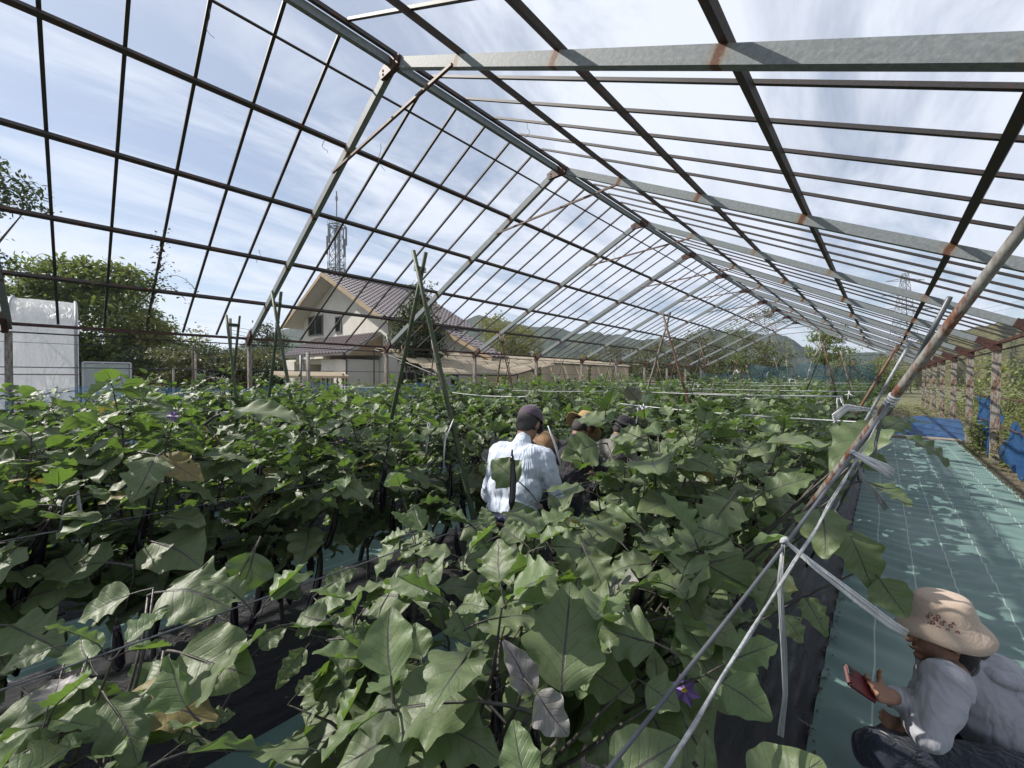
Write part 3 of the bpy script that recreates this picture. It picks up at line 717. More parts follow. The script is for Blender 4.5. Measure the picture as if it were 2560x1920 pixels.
HL = ['dark layered tree with flat sprays, beside the yellow green tree', 'olive garden tree behind the thin brown post', 'broad dark garden tree below the faint bamboo tuft', 'olive layered tree behind the tied green stakes',
      'dark shrubby tree left of the steel post', 'olive tree between the steel post and the house', 'low dark tree at the left foot of the white house']
for i, (px, top, f, r) in enumerate(((345, 745, 27, 2.0), (400, 752, 26, 1.7), (452, 748, 28, 1.9), (505, 755, 27, 1.7), (548, 742, 29, 1.6), (585, 760, 27, 1.5), (612, 775, 26, 1.1))):
    p = G(px, 800, f); h = CH + (814 - top) / 870 * f
    lob = [(rs.uniform(-1, 1) * r * .4, rs.uniform(-1, 1) * r * .6, h * (.25 + .62 * k / 7), r * rs.uniform(.55, .85), r * rs.uniform(.6, .95), h * .10) for k in range(8)]
    T_(p, HL[i], lob, 4200, .10, ['tree_d', 'tree_o', 'tree_d', 'tree_o', 'tree_d', 'tree_o', 'tree_d'][i], 30 + i, 'garden_tree', th=h * .8, tr=.10, cr=.5, flat=.35, group='garden trees beyond the greenhouse side')
T_(G(578, 700, 36), 'dark pine rising above the post left of the house', [(0, 0, 3.6, 1.8, 1.8, 2.2), (0, -.3, 5.6, .9, .9, 1.0), (.2, .9, 4.9, .8, .8, .7), (0, 0, 1.6, 2.2, 2.2, 1.4)], 5200, .12, 'tree_d', 44, 'pine_tree', th=6, cr=.5)
T_(G(432, 740, 38), 'thin feathery bamboo tuft above the garden trees', [(0, 0, 4.9, .9, 1.3, .9)], 420, .16, 'tree_y', 45, 'bamboo', th=4.6, tr=.04, cr=.8, limbs=8, group=None)
T_(G(410, 745, 33), 'small dark tree top left of the bamboo tuft', [(0, -1, 4.1, .9, .9, .7), (0, .6, 3.8, .9, 1.1, .7)], 1500, .12, 'tree_d', 46, th=3.6)
T_(G(300, 815, 15.5), 'bright yellow shrub beside the clear vinyl door panel', [(0, 0, .7, .6, .75, .6), (0, .1, 1.3, .4, .5, .45)], 1800, .06, 'tree_yl' if 'tree_yl' in M else 'tree_y', 47, 'shrub', th=.9, tr=.02, cr=.3, flat=.3, cat='shrub')
# tree in front of the house
T_((-15.35, 10.45, 0), 'slender dark green tree with bare lower stems before the house', [(0, 0, 3.9, .85, .85, 1.5), (-.1, .1, 5.3, .38, .4, .75), (.25, .55, 3.3, .6, .6, .9), (-.2, -.75, 3.7, .5, .5, .8), (.1, .1, 2.6, .7, .8, .6)], 7000, .075, 'tree_d', 51, th=3.2, tr=.055, trunks=4, cr=.33, bark='greybark', limbs=4)
T_((-15.1, 10.6, 0), 'olive leaf spray mixed through the slender house tree', [(-.2, -.2, 4.4, .8, .9, 1.0), (0, 0, 5.5, .4, .4, .6)], 1500, .075, 'tree_o', 52, th=0, cr=.33)
for i, (px, f, r, lab) in enumerate(((800, 15.5, .45, 'small round bush at the house wall beside the rusty post'), (862, 15.8, .4, 'low leafy bush left of the slender house tree'))):
    T_(G(px, 830, f), lab, [(0, 0, .95, r, r, .8)], 700, .06, 'tree_g', 60 + i, 'bush', th=0, cr=.25, cat='bush')
# yellow green trees and the belt of trees behind the left side
T_(G(1100, 745, 40), 'light yellow green tree right of the house roof', [(0, 0, 5.6, 2.6, 2.6, 1.7), (-1, -1, 6.9, 1.4, 1.4, .9), (.5, 1.6, 5.2, 1.8, 2.0, 1.4), (0, 0, 3.2, 3, 3.4, 1.8)], 8000, .13, 'tree_y', 70, th=4, cr=.7)
BT = [(1040, 45, 3.6, 'tree_g'), (1165, 44, 4.8, 'tree_o'), (1215, 46, 4.2, 'tree_o'), (1262, 47, 4.4, 'tree_y'), (1305, 45, 5.0, 'tree_o'), (1345, 42, 5.6, 'tree_o'), (1385, 43, 6.0, 'tree_o'), (1425, 44, 5.6, 'tree_g'),
      (1462, 42, 6.6, 'tree_o'), (1500, 43, 7.6, 'tree_o'), (1535, 44, 6.9, 'tree_o'), (1570, 42, 7.4, 'tree_g'), (1604, 44, 6.6, 'tree_o'), (1640, 45, 6.9, 'tree_o'), (1672, 46, 6.0, 'tree_g'), (1810, 47, 5.5, 'tree_g'), (1850, 50, 4.8, 'tree_d'), (1890, 52, 4.6, 'tree_g'), (1925, 54, 5.2, 'tree_o')]
PLC = ['behind the house eave', 'just right of the yellow green tree', 'above the left end of the beige roof', 'above the middle of the beige roof', 'above the right end of the beige roof', 'left of the crossed poles in the second row',
       'directly behind the crossed poles', 'right of the crossed poles', 'behind the fourth frame of the greenhouse', 'tallest of the belt left of the gable', 'behind the seventh rafter', 'left of the dark net corner',
       'over the lower teal net', 'beside the bare tree trunks', 'just left of the bare tree trunks', 'right of the bare tree trunks', 'low behind the large teal net', 'behind the right end of the large teal net', 'behind the gable foot on the right']
for i, (px, f, h, m) in enumerate(BT):
    r = 2.3
    lob = [(rs.uniform(-.3, .3) * r, rs.uniform(-.3, .3) * r, h * .62, r * .8, r * .8, h * .30), (rs.uniform(-.6, .6) * r, rs.uniform(-.6, .6), h * .84, r * .42, r * .42, h * .15), (rs.uniform(-.6, .6) * r, rs.uniform(-1, 1), h * .35, r, r, h * .3), (0, 0, h * .12, r * 1.1, r * 1.1, h * .12)]
    T_(G(px, 800, f), 'broadleaf tree %s' % PLC[i], lob, 2600, .15, m, 80 + i, th=h * .6, cr=.7, group='belt of trees beyond the greenhouse')
T_(G(1782, 760, 44), 'dark bushy tree right of the bare trunks at the gable', [(0, 0, 5.2, 1.6, 1.6, 1.9), (.2, .4, 6.6, .8, .8, .9)], 3000, .14, 'tree_g', 130, th=5, cr=.6)
def bare_tree(loc, label, h, seed, leaves=0):
    t = thing('bare_tree', label, 'tree', loc); rs = random.Random(seed); mb = MB(); tips = []
    def go(p, d, L, r, k):
        q = p; pts = [p]
        for i in range(3):
            d = (d + Vector((rs.gauss(0, .12), rs.gauss(0, .12), .05))).normalized(); q = q + d * L / 3; pts.append(q)
        mb.tube(pts, [r, r * .85, r * .7, r * .55], 6)
        if k > 0:
            for j in range(2 if k > 1 else 3): go(q, (d + Vector((rs.uniform(-.8, .8), rs.uniform(-.8, .8), .1))).normalized(), L * .62, r * .55, k - 1)
        else: tips.append(q)
    go(Vector((0, 0, -.1)), Vector((0, 0, 1)), h * .45, .11, 3)
    link('trunk', mb.mesh('trunk', M['greybark'], True), t)
    if leaves: link('crown', crown_mesh('crown', [(q.x, q.y, q.z, .35, .35, .25) for q in tips], leaves, .10, M['tree_o'], seed, cr=.4), t)
bare_tree(G(1712, 800, 38), 'bare pale tree with few leaves at the gable centre', 9.0, 5, 500)
bare_tree(G(1748, 800, 41), 'second bare forked tree just right of the pale one', 8.4, 9, 200)

def ridge(name, f0, pts, mat, depth, label=None):
    """forested hill: pts are (pixel x, pixel y of the skyline, 2212-wide) at distance f0; the hill rises away from the ground"""
    mb = MB(); n = 220; m = 14; vs = []
    xs = np.linspace(pts[0][0], pts[-1][0], n + 1); ys = np.interp(xs, [p[0] for p in pts], [p[1] for p in pts])
    for i in range(n + 1):
        top = at(xs[i] * D2, ys[i] * D2, f0); d = Vector((top.x, top.y, 0)).normalized()
        H = top.z + f0 * .010 * nz(xs[i] * .018, 3, f0) + f0 * .0045 * nz(xs[i] * .11, 7, f0) + f0 * .0025 * nz(xs[i] * .5, 9, f0)
        for j in range(m + 1):
            t = j / m; z = H * (t ** .8) * (1 + .12 * nz(xs[i] * .02, t * 4, f0)) if j < m else H
            p = Vector((top.x, top.y, 0)) - d * depth * (1 - t) + d * depth * .12 * nz(xs[i] * .03, t * 3)
            vs.append((p.x, p.y, z if j else -2))
    for i in range(n + 1):     # far side of the hill
        v = vs[i * (m + 1) + m]; d = Vector((v[0], v[1], 0)).normalized(); vs.append((v[0] + d.x * depth, v[1] + d.y * depth, -2))
    fs = [(i * (m + 1) + j, (i + 1) * (m + 1) + j, (i + 1) * (m + 1) + j + 1, i * (m + 1) + j + 1) for i in range(n) for j in range(m)]
    o = (n + 1) * (m + 1); fs += [(i * (m + 1) + m, (i + 1) * (m + 1) + m, o + i + 1, o + i) for i in range(n)]
    mb.add(vs, fs); ob = mb.build(name, mat, None, True); ob['kind'] = 'structure'; return ob
def hill_mat(name, c1, c2, sc):
    m, t, p = new_mat(name)
    o = t.nodes.new('ShaderNodeTexCoord').outputs['Object']
    v = t.nodes.new('ShaderNodeTexVoronoi'); v.inputs['Scale'].default_value = sc; LK(t, o, v.inputs['Vector'])
    n = NOISE(t, o, sc * .12, 5, .6)
    LK(t, MIX(t, RANGE(t, n, .35, .65), MIX(t, v.outputs[0], c1, c2), c2), p.inputs['Base Color']); p.inputs['Roughness'].default_value = .95; p.inputs['Specular IOR Level'].default_value = .1
    b = t.nodes.new('ShaderNodeBump'); b.inputs['Strength'].default_value = 1; b.inputs['Distance'].default_value = 3.
    b.invert = True; LK(t, v.outputs[0], b.inputs['Height']); LK(t, b.outputs[0], p.inputs['Normal'])
    return m
HM1 = hill_mat('forested hill', (.028, .040, .027), (.045, .058, .036), .16); HM2 = hill_mat('near forested slope', (.05, .055, .025), (.10, .095, .045), .3)
ridge('hill', 620, [(380, 770), (520, 750), (600, 715), (660, 700), (760, 712), (900, 705), (990, 700), (1030, 683), (1075, 690), (1140, 703), (1230, 715), (1330, 722), (1420, 740), (1520, 716), (1600, 712), (1680, 724), (1760, 757), (1860, 765), (1950, 755), (2050, 745), (2300, 735)], HM1, 300)
ridge('hill_slope', 170, [(1860, 790), (1930, 760), (1960, 748), (2010, 722), (2060, 716), (2110, 709), (2150, 700), (2230, 695), (2420, 690), (2600, 700), (3300, 760)], HM2, 110)
ridge('hill_spur', 400, [(2120, 740), (2170, 690), (2230, 682), (2300, 690), (2500, 720), (2900, 800)], HM1, 120)

# ------------------------------------------------------------ house
M['plaster'] = simple('cream plaster', (.62, .595, .54), .9, .06, 1.2, .5, 60, col2=(.53, .505, .455))
M['soffit'] = simple('soffit board', (.50, .49, .45), .8, .05)
M['barge'] = simple('ochre barge board', (.34, .25, .15), .7, .12, 3)
M['rooftile'] = simple('brown glazed roof tile', (.16, .135, .14), .33, .2, 3, col2=(.10, .085, .09))
M['glass'] = simple('dark window glass', (.03, .035, .035), .08)
M['alu'] = simple('window frame', (.16, .16, .15), .5)
M['gutter'] = simple('gutter', (.10, .085, .08), .5)
hz_t = thing('house', 'cream plaster two storey house with brown tiled gable roof', 'house', (-24.08, 9.77, 0), .08)
RZ, WL, WR, LN, SL = 7.86, 5.3, 5.95, 6.96, .52
def hpart(name, mb, mat, parent=None, smooth=False): return mb.build(name, M[mat], parent or hz_t, smooth)
w = MB(); fy, by = .95, 6.5; xl, xr = -4.35, 5.05
def wallpoly(mb, pts, y0, y1):
    n = len(pts); mb.add([(x, y, z) for y in (y0, y1) for x, z in pts], [tuple(range(n)), tuple(range(2 * n - 1, n - 1, -1))] + [(i + n, i, (i + 1) % n, (i + 1) % n + n) for i in range(n)])
wallpoly(w, [(xl, -.1), (xr, -.1), (xr, RZ - SL * xr - .16), (0, RZ - .16), (xl, RZ - SL * -xl - .16)][::1], fy, by)
hpart('wall', w, 'plaster')
w = MB(); wallpoly(w, [(5.06, -.1), (8.95, -.1), (8.95, 3.05), (5.06, 4.85)], 4.35, 5.1); hpart('wall', w, 'plaster')
w = MB(); w.box((-2.95, .15, 1.35), (1.5, 1.5, 2.7)); w.box((3.05, .0, 1.35), (2.6, 1.85, 2.7)); w.box((-.9, .2, 2.66), (5.6, 1.4, .3)); w.box((-1.3, -.4, 1.3), (.4, .4, 2.6)); hpart('porch', w, 'plaster')
def roof_plane(p0, p1, q0, q1, name, n_c, n_r, label=None):
    """p0->p1 ridge, q0->q1 eave; slab plus round tiles in courses"""
    p0, p1, q0, q1 = map(Vector, (p0, p1, q0, q1)); nn = (p1 - p0).cross(q0 - p0).normalized(); nn = nn if nn.z > 0 else -nn
    mb = MB(); t = -nn * .12
    mb.add([p0, p1, q1, q0, p0 + t, p1 + t, q1 + t, q0 + t], [(0, 3, 2, 1), (4, 5, 6, 7), (0, 1, 5, 4), (1, 2, 6, 5), (2, 3, 7, 6), (3, 0, 4, 7)])
    rf = hpart('roof', mb, 'soffit')
    tl = MB(); cw = (q1 - q0).length / n_c; ch = (q0 - p0).length / n_r; dn = (q0 - p0).normalized(); ax = (q1 - q0).normalized(); prof = [(0, .0), (.18, .05), (.42, .065), (.66, .03), (.84, .0), (1.0, .0)]
    vs = [ax * (u * cw) + nn * (.02 + z) for u, z in prof] + [ax * (u * cw) + dn * ch * 1.06 + nn * (.055 + z) for u, z in prof] + [ax * (u * cw) + dn * ch * 1.06 + nn * (.02 + z * .7) for u, z in prof]
    k = len(prof); fs = [(i, i + 1, k + i + 1, k + i) for i in range(k - 1)] + [(k + i, k + i + 1, 2 * k + i + 1, 2 * k + i) for i in range(k - 1)]
    tl.add(vs, fs); tm = tl.mesh('roof_tile', M['rooftile'], False)
    spots = [(r, c) for r in range(n_r) for c in range(n_c)]; spots.sort(key=lambda rc: -(rc[0]) + rc[1] * .4)
    lim = 300 if len(spots) > 150 else 100; rest = MB()
    for i, (r, c) in enumerate(spots):
        o = p0.lerp(q0, r / n_r) + (q1 - q0) * (c / n_c)
        if i < lim: link('roof_tile', tm, rf, Matrix.Translation(o))
        else: rest.add([v + o for v in vs], fs)
    if rest.v: rr = rest.build('roof_tiles', M['rooftile'], rf); rr['kind'] = 'stuff'
    return rf
ze_l, ze_r = RZ - SL * WL, RZ - SL * WR
roof_plane((0, 0, RZ), (0, LN, RZ), (WR, 0, ze_r), (WR, LN, ze_r), 'roof', 24, 22)
roof_plane((0, LN, RZ), (0, 0, RZ), (-WL, LN, ze_l), (-WL, 0, ze_l), 'roof', 10, 10)
roof_plane((-2.6, .9, 4.15), (4.6, .9, 4.15), (-2.6, -1.15, 2.98), (4.6, -1.15, 2.98), 'roof', 22, 7)
roof_plane((5.0, 3.9, 4.95), (5.0, 5.3, 4.95), (9.7, 3.9, 2.85), (9.7, 5.3, 2.85), 'roof', 4, 12)
mb = MB(); mb.bar((0, -.05, RZ + .1), (0, LN + .05, RZ + .1), .22, .16); hpart('ridge_tile', mb, 'rooftile')
mb = MB()
for a, b in (((0, -.03, RZ - .12), (-WL, -.03, ze_l - .12)), ((0, -.03, RZ - .12), (WR, -.03, ze_r - .12)), ((5.05, 3.87, 4.83), (9.75, 3.87, 2.73))): mb.bar(a, b, .05, .20)
hpart('barge_board', mb, 'barge')
mb = MB(); mb.add([(4.62, .9, 2.95), (4.62, -1.15, 2.85), (4.62, .9, 4.05), (4.56, .9, 2.95), (4.56, -1.15, 2.85), (4.56, .9, 4.05)], [(0, 1, 2), (5, 4, 3), (0, 3, 4, 1), (1, 4, 5, 2), (2, 5, 3, 0)]); hpart('barge_board', mb, 'barge')
mb = MB(); mb.box((1, -1.24, 2.92), (7.3, .14, .12)); mb.box((WR + .06, LN / 2, ze_r - .08), (.14, LN, .13)); mb.tube([(3.2, -1.15, 2.85), (4.35, -.95, 2.65), (4.35, -.98, .0)], .045); hpart('gutter', mb, 'gutter')
def window(x0, x1, z0, z1, y, div=1, side=None):
    fr = MB(); cx, cz = (x0 + x1) / 2, (z0 + z1) / 2; W_, H_ = x1 - x0, z1 - z0
    for dx in ([-W_ / 2, W_ / 2] + ([0] if div > 1 else [])): fr.box((cx + dx, y - .02, cz), (.07, .10, H_ + .07))
    for dz in (-H_ / 2, H_ / 2): fr.box((cx, y - .022, cz + dz), (W_ + .07, .102, .07))
    f = hpart('window', fr, 'alu')
    for k in range(div):
        g = MB(); g.box((x0 + W_ * (k + .5) / div, y + .0 - .008 * k, cz), (W_ / div - .06, .03, H_ - .05)); hpart('pane', g, 'glass', f)
window(-3.55, -1.75, 4.45, 5.65, fy - .0, 2); window(-.15, .45, 4.45, 5.35, fy); window(1.9, 2.9, .9, 2.05, -.93, 2); window(6.3, 6.8, 1.3, 2.1, 4.35)
# garden windows on the long side facing the greenhouse
mb = MB(); mb.box((5.1, 2.6, 1.05), (.06, 1.9, 2.1)); f = hpart('window', mb, 'alu')
mb = MB(); mb.box((5.14, 2.15, 1.05), (.03, .85, 1.95)); mb.box((5.15, 3.05, 1.05), (.03, .85, 1.95)); hpart('pane', mb, 'glass', f)

# ------------------------------------------------------------ white plastic tunnel
tn = thing('plastic_tunnel', 'white film plastic tunnel with curved shoulder at the left edge', 'greenhouse', (-13.2, 0, 0))
mb = MB(); arch = [(0, -.05), (0, .8), (0, 1.7), (-.02, 2.45), (-.14, 2.85), (-.42, 3.2), (-.85, 3.45), (-1.5, 3.62), (-2.6, 3.68), (-3.7, 3.62), (-4.8, 3.2), (-5.2, 2.4), (-5.2, -.05)]
ny = 110; vs = []
for j in range(ny + 1):
    y = -9 + 9.05 * j / ny
    for i, (x, z) in enumerate(arch):
        k = .045 * nz(y * 1.1, i * .9) + (.05 * nz(y * 3.5 + i * 1.3, i * .35, 4) if 2 < i < 9 else .02 * nz(y * 4, i)); vs.append((x + k, y, z + k * .6))
A = len(arch); mb.add(vs, [(j * A + i, j * A + i + 1, (j + 1) * A + i + 1, (j + 1) * A + i) for j in range(ny) for i in range(A - 1)])
mb.build('film', M['film'], tn, True)
mb = MB(); mb.add([(x, .06, z) for x, z in arch], [tuple(range(A))]); mb.build('end_film', M['film'], tn)
for y in (-8.9, -7, -5.2, -3.5, -2.1, -.95, .02):
    mb = MB(); mb.tube([(x + .03, y, z + .02) for x, z in arch], .028, 6); mb.build('hoop', M['tapeg'], tn, True)
mb = MB(); mb.tube([(.05, -9, 1.05), (.05, .05, 1.05)], .02); mb.tube([(.05, -9, 1.85), (.05, .05, 1.85)], .015); mb.tube([(.06, -4, .95), (.06, .05, 1.5)], .015); mb.build('clamp_rail', M['greybark'], tn)
mb = MB(); mb.box((.05, -4.4, .42), (.02, 9, .85)); mb.build('skirt', M['bluenet'], tn)
mb = MB(); mb.box((-.02, .50, 1.08), (.02, .74, 2.05)); p_ = mb.build('door_panel', M['film2'], tn)
mb = MB()
for a, b in (((0, .12, 2.13), (0, .90, 2.13)), ((0, .12, .0), (0, .12, 2.13)), ((0, .90, 0), (0, .90, 2.13)), ((0, .12, 1.5), (0, .9, 1.5))): mb.tube([a, b], .02)
mb.build('door_frame', M['tie'], tn)

# ------------------------------------------------------------ beige shade house
bh = thing('shade_house', 'low open shed roofed with beige shade cloth panels beyond the posts', 'shade house', (0, 0, 0))
x0, x1, y0, y1 = -17.0, -12.3, 9.2, 25.0; nxp, nyp = 5, 14
def bz(x, y): w_ = min(1, max(0, (y - 13.5) / 3)); return 1.95 + .62 * w_ + (.25 - .13 * w_) * (-12.3 - x)
for i in range(nxp):
    for j in range(nyp):
        xa, xb = x0 + (x1 - x0) * i / nxp, x0 + (x1 - x0) * (i + 1) / nxp; ya, yb = y0 + (y1 - y0) * j / nyp, y0 + (y1 - y0) * (j + 1) / nyp
        sgg = random.uniform(.03, .12); mb = MB(); g = .03; vs = []
        for b in range(4):
            for a in range(4):
                x = xa + g + (xb - xa - 2 * g) * a / 3; y = ya + g + (yb - ya - 2 * g) * b / 3
                z = bz(x, y) + .12 * math.cos(PI * (a / 3 - .5)) * 1 - sgg * math.sin(PI * a / 3) * math.sin(PI * b / 3); vs.append((x, y, z))
        mb.add(vs, [(b * 4 + a, b * 4 + a + 1, b * 4 + a + 5, b * 4 + a + 4) for b in range(3) for a in range(3)]); mb.build('roof_panel', M['beigenet'], bh, True)
for i in range(nxp + 1):
    x = x0 + (x1 - x0) * i / nxp; mb = MB(); mb.tube([(x, y0, bz(x, y0) - .03), (x, 13.5, bz(x, 13.5) - .03), (x, 16.5, bz(x, 16.5) - .03), (x, y1, bz(x, y1) - .03)], .03); mb.build('beam', M['bar'], bh)
for j in range(0, nyp + 1, 2):
    y = y0 + (y1 - y0) * j / nyp; mb = MB(); mb.tube([(x0, y, bz(x0, y) - .06), (x1, y, bz(x1, y) - .06)], .025); mb.build('beam', M['bar'], bh)
    for x in (x1, x0): mb = MB(); mb.tube([(x, y, 0), (x, y, bz(x, y))], .03); mb.build('post', M['bar'], bh)
for a, b in ((15.4, 19.6), (19.9, 24.5)):
    mb = MB(); n = 16; mb.add([(x1 + .06 + .04 * nz(a + (b - a) * i / n * 2, z), a + (b - a) * i / n, z) for i in range(n + 1) for z in (1.25, 1.7, 2.1, 2.5)], [(i * 4 + j, i * 4 + j + 1, (i + 1) * 4 + j + 1, (i + 1) * 4 + j) for i in range(n) for j in range(3)]); mb.build('side_cloth', M['beigenet'], bh, True)
mb = MB(); mb.add([(-12.15, 12.4, 1.0), (-12.5, 13.6, 2.05), (-12.7, 14.6, 2.25), (-12.4, 16.0, 1.7), (-12.2, 16.8, 1.1), (-12.3, 14.5, .95)], [(0, 1, 5), (1, 2, 5), (2, 3, 5), (3, 4, 5)]); tag(mb.build('cloth_heap', M['beigenet'], None, True), 'loose beige cloth draped below the shade roof', 'cloth')
# second low beige roof left of the house
mb = MB(); mb.add([(-20.5, 6.0, 1.95), (-17.5, 5.6, 1.75), (-17.5, 8.3, 1.75), (-20.5, 9.3, 1.95), (-20.5, 6.0, 2.05), (-17.5, 5.6, 1.85), (-17.5, 8.3, 1.85), (-20.5, 9.3, 2.05)], [(0, 3, 2, 1), (4, 5, 6, 7), (0, 1, 5, 4), (1, 2, 6, 5), (2, 3, 7, 6), (3, 0, 4, 7)])
s2 = thing('low_shed', 'small low pale roof between the steel post and the house', 'shed', (0, 0, 0)); mb.build('roof', M['beigenet'], s2)
mb = MB()
for x, y in ((-20.3, 6.2), (-17.7, 5.8), (-17.7, 8.1), (-20.3, 9.0)): mb.tube([(x, y, 0), (x, y, 1.95)], .03)
mb.build('post', M['bar'], s2)
# stray posts outside the left wall
for i, (px, top, f, r, mt, lab) in enumerate(((417, 750, 12.5, .028, 'bark', 'thin brown wooden post standing outside the blue net'), (423, 770, 13, .028, 'greybark', 'pale post just right of the thin brown one'),
        (375, 800, 14, .03, 'greybark', 'short pale post before the garden trees'), (667, 763, 13.5, .05, 'greybark', 'grey square post beside the left house corner'), (663, 765, 14.5, .03, 'alu', 'dark thin pipe behind the grey post'),
        (650, 770, 13, .035, 'wire', 'dark bundled boards leaning by the steel post'), (498, 692, 34, .12, 'greybark', 'concrete utility pole above the garden trees'))):
    p = G(px, 800, f); mb = MB(); h = CH + (814 - top) / 870 * f; mb.tube([(0, 0, -.1), (0, 0, h)], r, 8); o = mb.build('utility_pole' if i == 6 else 'post', M[mt], None, True); o.location = p; tag(o, lab, 'pole' if i == 6 else 'post')
mb = MB()
a = at(498 * D2, 705 * D2, 34)
for k in range(4):
    b = a + Vector((-12, 30, 3 - k * .5)); mb.tube([a + Vector((0, 0, -.3 * k)) + (b - a) * t - Vector((0, 0, 1.6 * math.sin(PI * t))) for t in np.linspace(0, 1, 9)], .018, 4)
tag(mb.build('power_lines', M['wire']), 'thin power lines running right from the utility pole', 'power lines')

# ------------------------------------------------------------ masts
M['mast'] = simple('galvanised mast', (.22, .235, .26), .5)
def lattice(name, loc, label, H, w0, w1, n, thick, kinks=None, cat='tower', z0=0):
    t = thing(name, label, cat, loc, .5); mb = MB()
    def c(z):
        u = (z / H); w = w0 + (w1 - w0) * (u ** .8); return [Vector((sx * w / 2, sy * w / 2, z)) for sx, sy in ((-1, -1), (1, -1), (1, 1), (-1, 1))]
    zs = [H * (1 - (1 - k / n) ** 1.0) for k in range(n + 1)]
    for k in range(n):
        a, b = c(zs[k]), c(zs[k + 1])
        for q in range(4):
            mb.tube([a[q], b[q]], thick, 4, cap=False); r = (q + 1) % 4
            mb.tube([a[q], b[r]], thick * .55, 3, cap=False); mb.tube([a[r], b[q]], thick * .55, 3, cap=False); mb.tube([b[q], b[r]], thick * .55, 3, cap=False)
    mb.build('lattice', M['mast'], t); return t
p = at(728 * D2, 800 * D2, 62)
tw = lattice('radio_tower', (p.x, p.y, 0), 'steel lattice radio mast with antenna rings behind the house', 24.6, 2.6, 1.25, 17, .075)
mb = MB(); mb.tube([(0, 0, 23), (0, 0, 30)], .09, 5); mb.tube([(0, 0, 28.6), (0, 0, 29.2)], .18, 5); mb.build('whip_antenna', M['mast'], tw)
for z, r in ((24.7, 1.25), (18.1, 1.3)):
    mb = MB(); ring = [(math.cos(a) * r, math.sin(a) * r) for a in np.linspace(0, 2 * PI, 17)]
    mb.tube([(x, y, z) for x, y in ring], .10, 4); mb.tube([(x, y, z + 1.0) for x, y in ring], .04, 4)
    for x, y in ring[::2]: mb.tube([(x, y, z), (x, y, z + 1)], .03, 3)
    for x, y in ring[::2]: mb.tube([(x, y, z), (0, 0, z)], .05, 3)
    mb.build('platform', M['mast'], tw)
for k in range(6):
    a = k * PI / 3 + .3; mb = MB(); x, y = math.cos(a) * 1.42, math.sin(a) * 1.42; z = 21.8 if k % 2 else 23.2
    mb.box((x, y, z), (.2, .2, 2.8)); mb.tube([(x * .93, y * .93, 18.3), (x * .93, y * .93, 24.8)], .05, 4); mb.build('panel_antenna', M['mast'], tw)
mb = MB(); mb.tube([(.3, .3, 0), (.3, .3, 24)], .12, 5); mb.tube([(-.3, .1, 0), (-.3, .1, 24)], .09, 5); mb.build('cable_run', M['mast'], tw)
p = at(1950 * D2, 800 * D2, 112)
py_ = lattice('power_pylon', (p.x, p.y, 0), 'thin steel power pylon seen through the right rafters', 31.0, 7.5, 1.0, 14, .10)
mb = MB()
for z, L in ((21, 6.5), (25, 5.5), (29, 4.5)): mb.tube([(-L, 0, z), (0, 0, z + .8), (L, 0, z)], .09, 4); mb.tube([(-L, 0, z), (L, 0, z)], .07, 4)
mb.build('cross_arm', M['mast'], py_)
p = at(2190 * D2, 660 * D2, 165)
mb = MB()
for z in (-1, 1.2): mb.tube([p + Vector((-25, 10, z - 4)), p + Vector((0, 0, z)), p + Vector((40, -20, z + 14))], .05, 3)
tag(mb.build('power_lines', M['wire']), 'thin power lines over the right hillside', 'power lines')
# ------------------------------------------------------------ weeds, vines at the right side
def broad(name, pts, s, mat, seed, parent=None):
    """many small real leaf faces (two triangles folded along the midrib) at given points"""
    rg = random.Random(seed); mb = MB()
    for p in pts:
        a = rg.uniform(0, 2 * PI); e = rg.uniform(-.6, .5); d = Vector((math.cos(a) * math.cos(e), math.sin(a) * math.cos(e), math.sin(e))); sc = s * rg.uniform(.6, 1.3)
        up = Vector((rg.gauss(-.2, .35), rg.gauss(0, .35), 1)); m = rotm(d, up); p = Vector(p)
        v = [m @ (Vector(q) * sc) + p for q in ((0, 0, 0), (.42, .3, .10), (.3, .75, .05), (0, 1, -.12), (-.3, .75, .05), (-.42, .3, .10), (0, .45, -.02))]
        mb.add(v, [(0, 1, 6), (1, 2, 6), (2, 3, 6), (3, 4, 6), (4, 5, 6), (5, 0, 6)])
    return mb.build(name, mat, parent)
rs = random.Random(21)
pts = []
for i in range(7000):
    y = rs.uniform(12, 36) if i % 3 else rs.uniform(19.5, 34); x = rs.uniform(2.6, 6.5) if i % 3 else rs.uniform(.4, 4.5)
    h = (.5 + .5 * nz(x * .6, y * .5)) * (1.3 if x > 2.2 else .85) * (1.0 if y > 18 else .75)
    pts.append((x, y, rs.random() ** .7 * max(.1, h)))
tag(broad('weeds', pts, .085, M['weed'], 4), 'yellow green weeds growing behind the blue tarp and right posts', 'weeds', kind='stuff')
pts = [(rs.uniform(1.5, 2.1), rs.uniform(6, 17), rs.random() ** 2 * .12) for _ in range(900)]
tag(broad('weeds', pts, .03, M['weed'], 5), 'low weeds along the right edge of the green mat', 'weeds', kind='stuff')
def vine(x, y, z0, z1, n, rx, ry, seed, label, mat='tree_g', s=.075):
    t = thing('climbing_vine', label, 'vine', (x, y, 0)); rg = random.Random(seed); mb = MB(); P = []
    for k in range(5):
        q = Vector((rg.uniform(-.1, .1), rg.uniform(-.15, .15), z0)); path = [q]
        while q.z < z1 - .1:
            q = q + Vector((rg.gauss(0, rx * .35), rg.gauss(0, ry * .3), rg.uniform(.08, .22))); path.append(q)
            for _ in range(n // 40 + 1): P.append(q + Vector((rg.gauss(0, rx * .5), rg.gauss(0, ry * .5), rg.gauss(0, .10))))
        mb.tube(path, .007, 4, cap=False)
    mb.build('stem', M['bark'], t); o = broad('foliage', P, s, M[mat], seed, t); return t
vine(2.0, 13.5, 0, .75, 500, .12, .22, 1, 'leafy vine at the foot of the nearest right post')
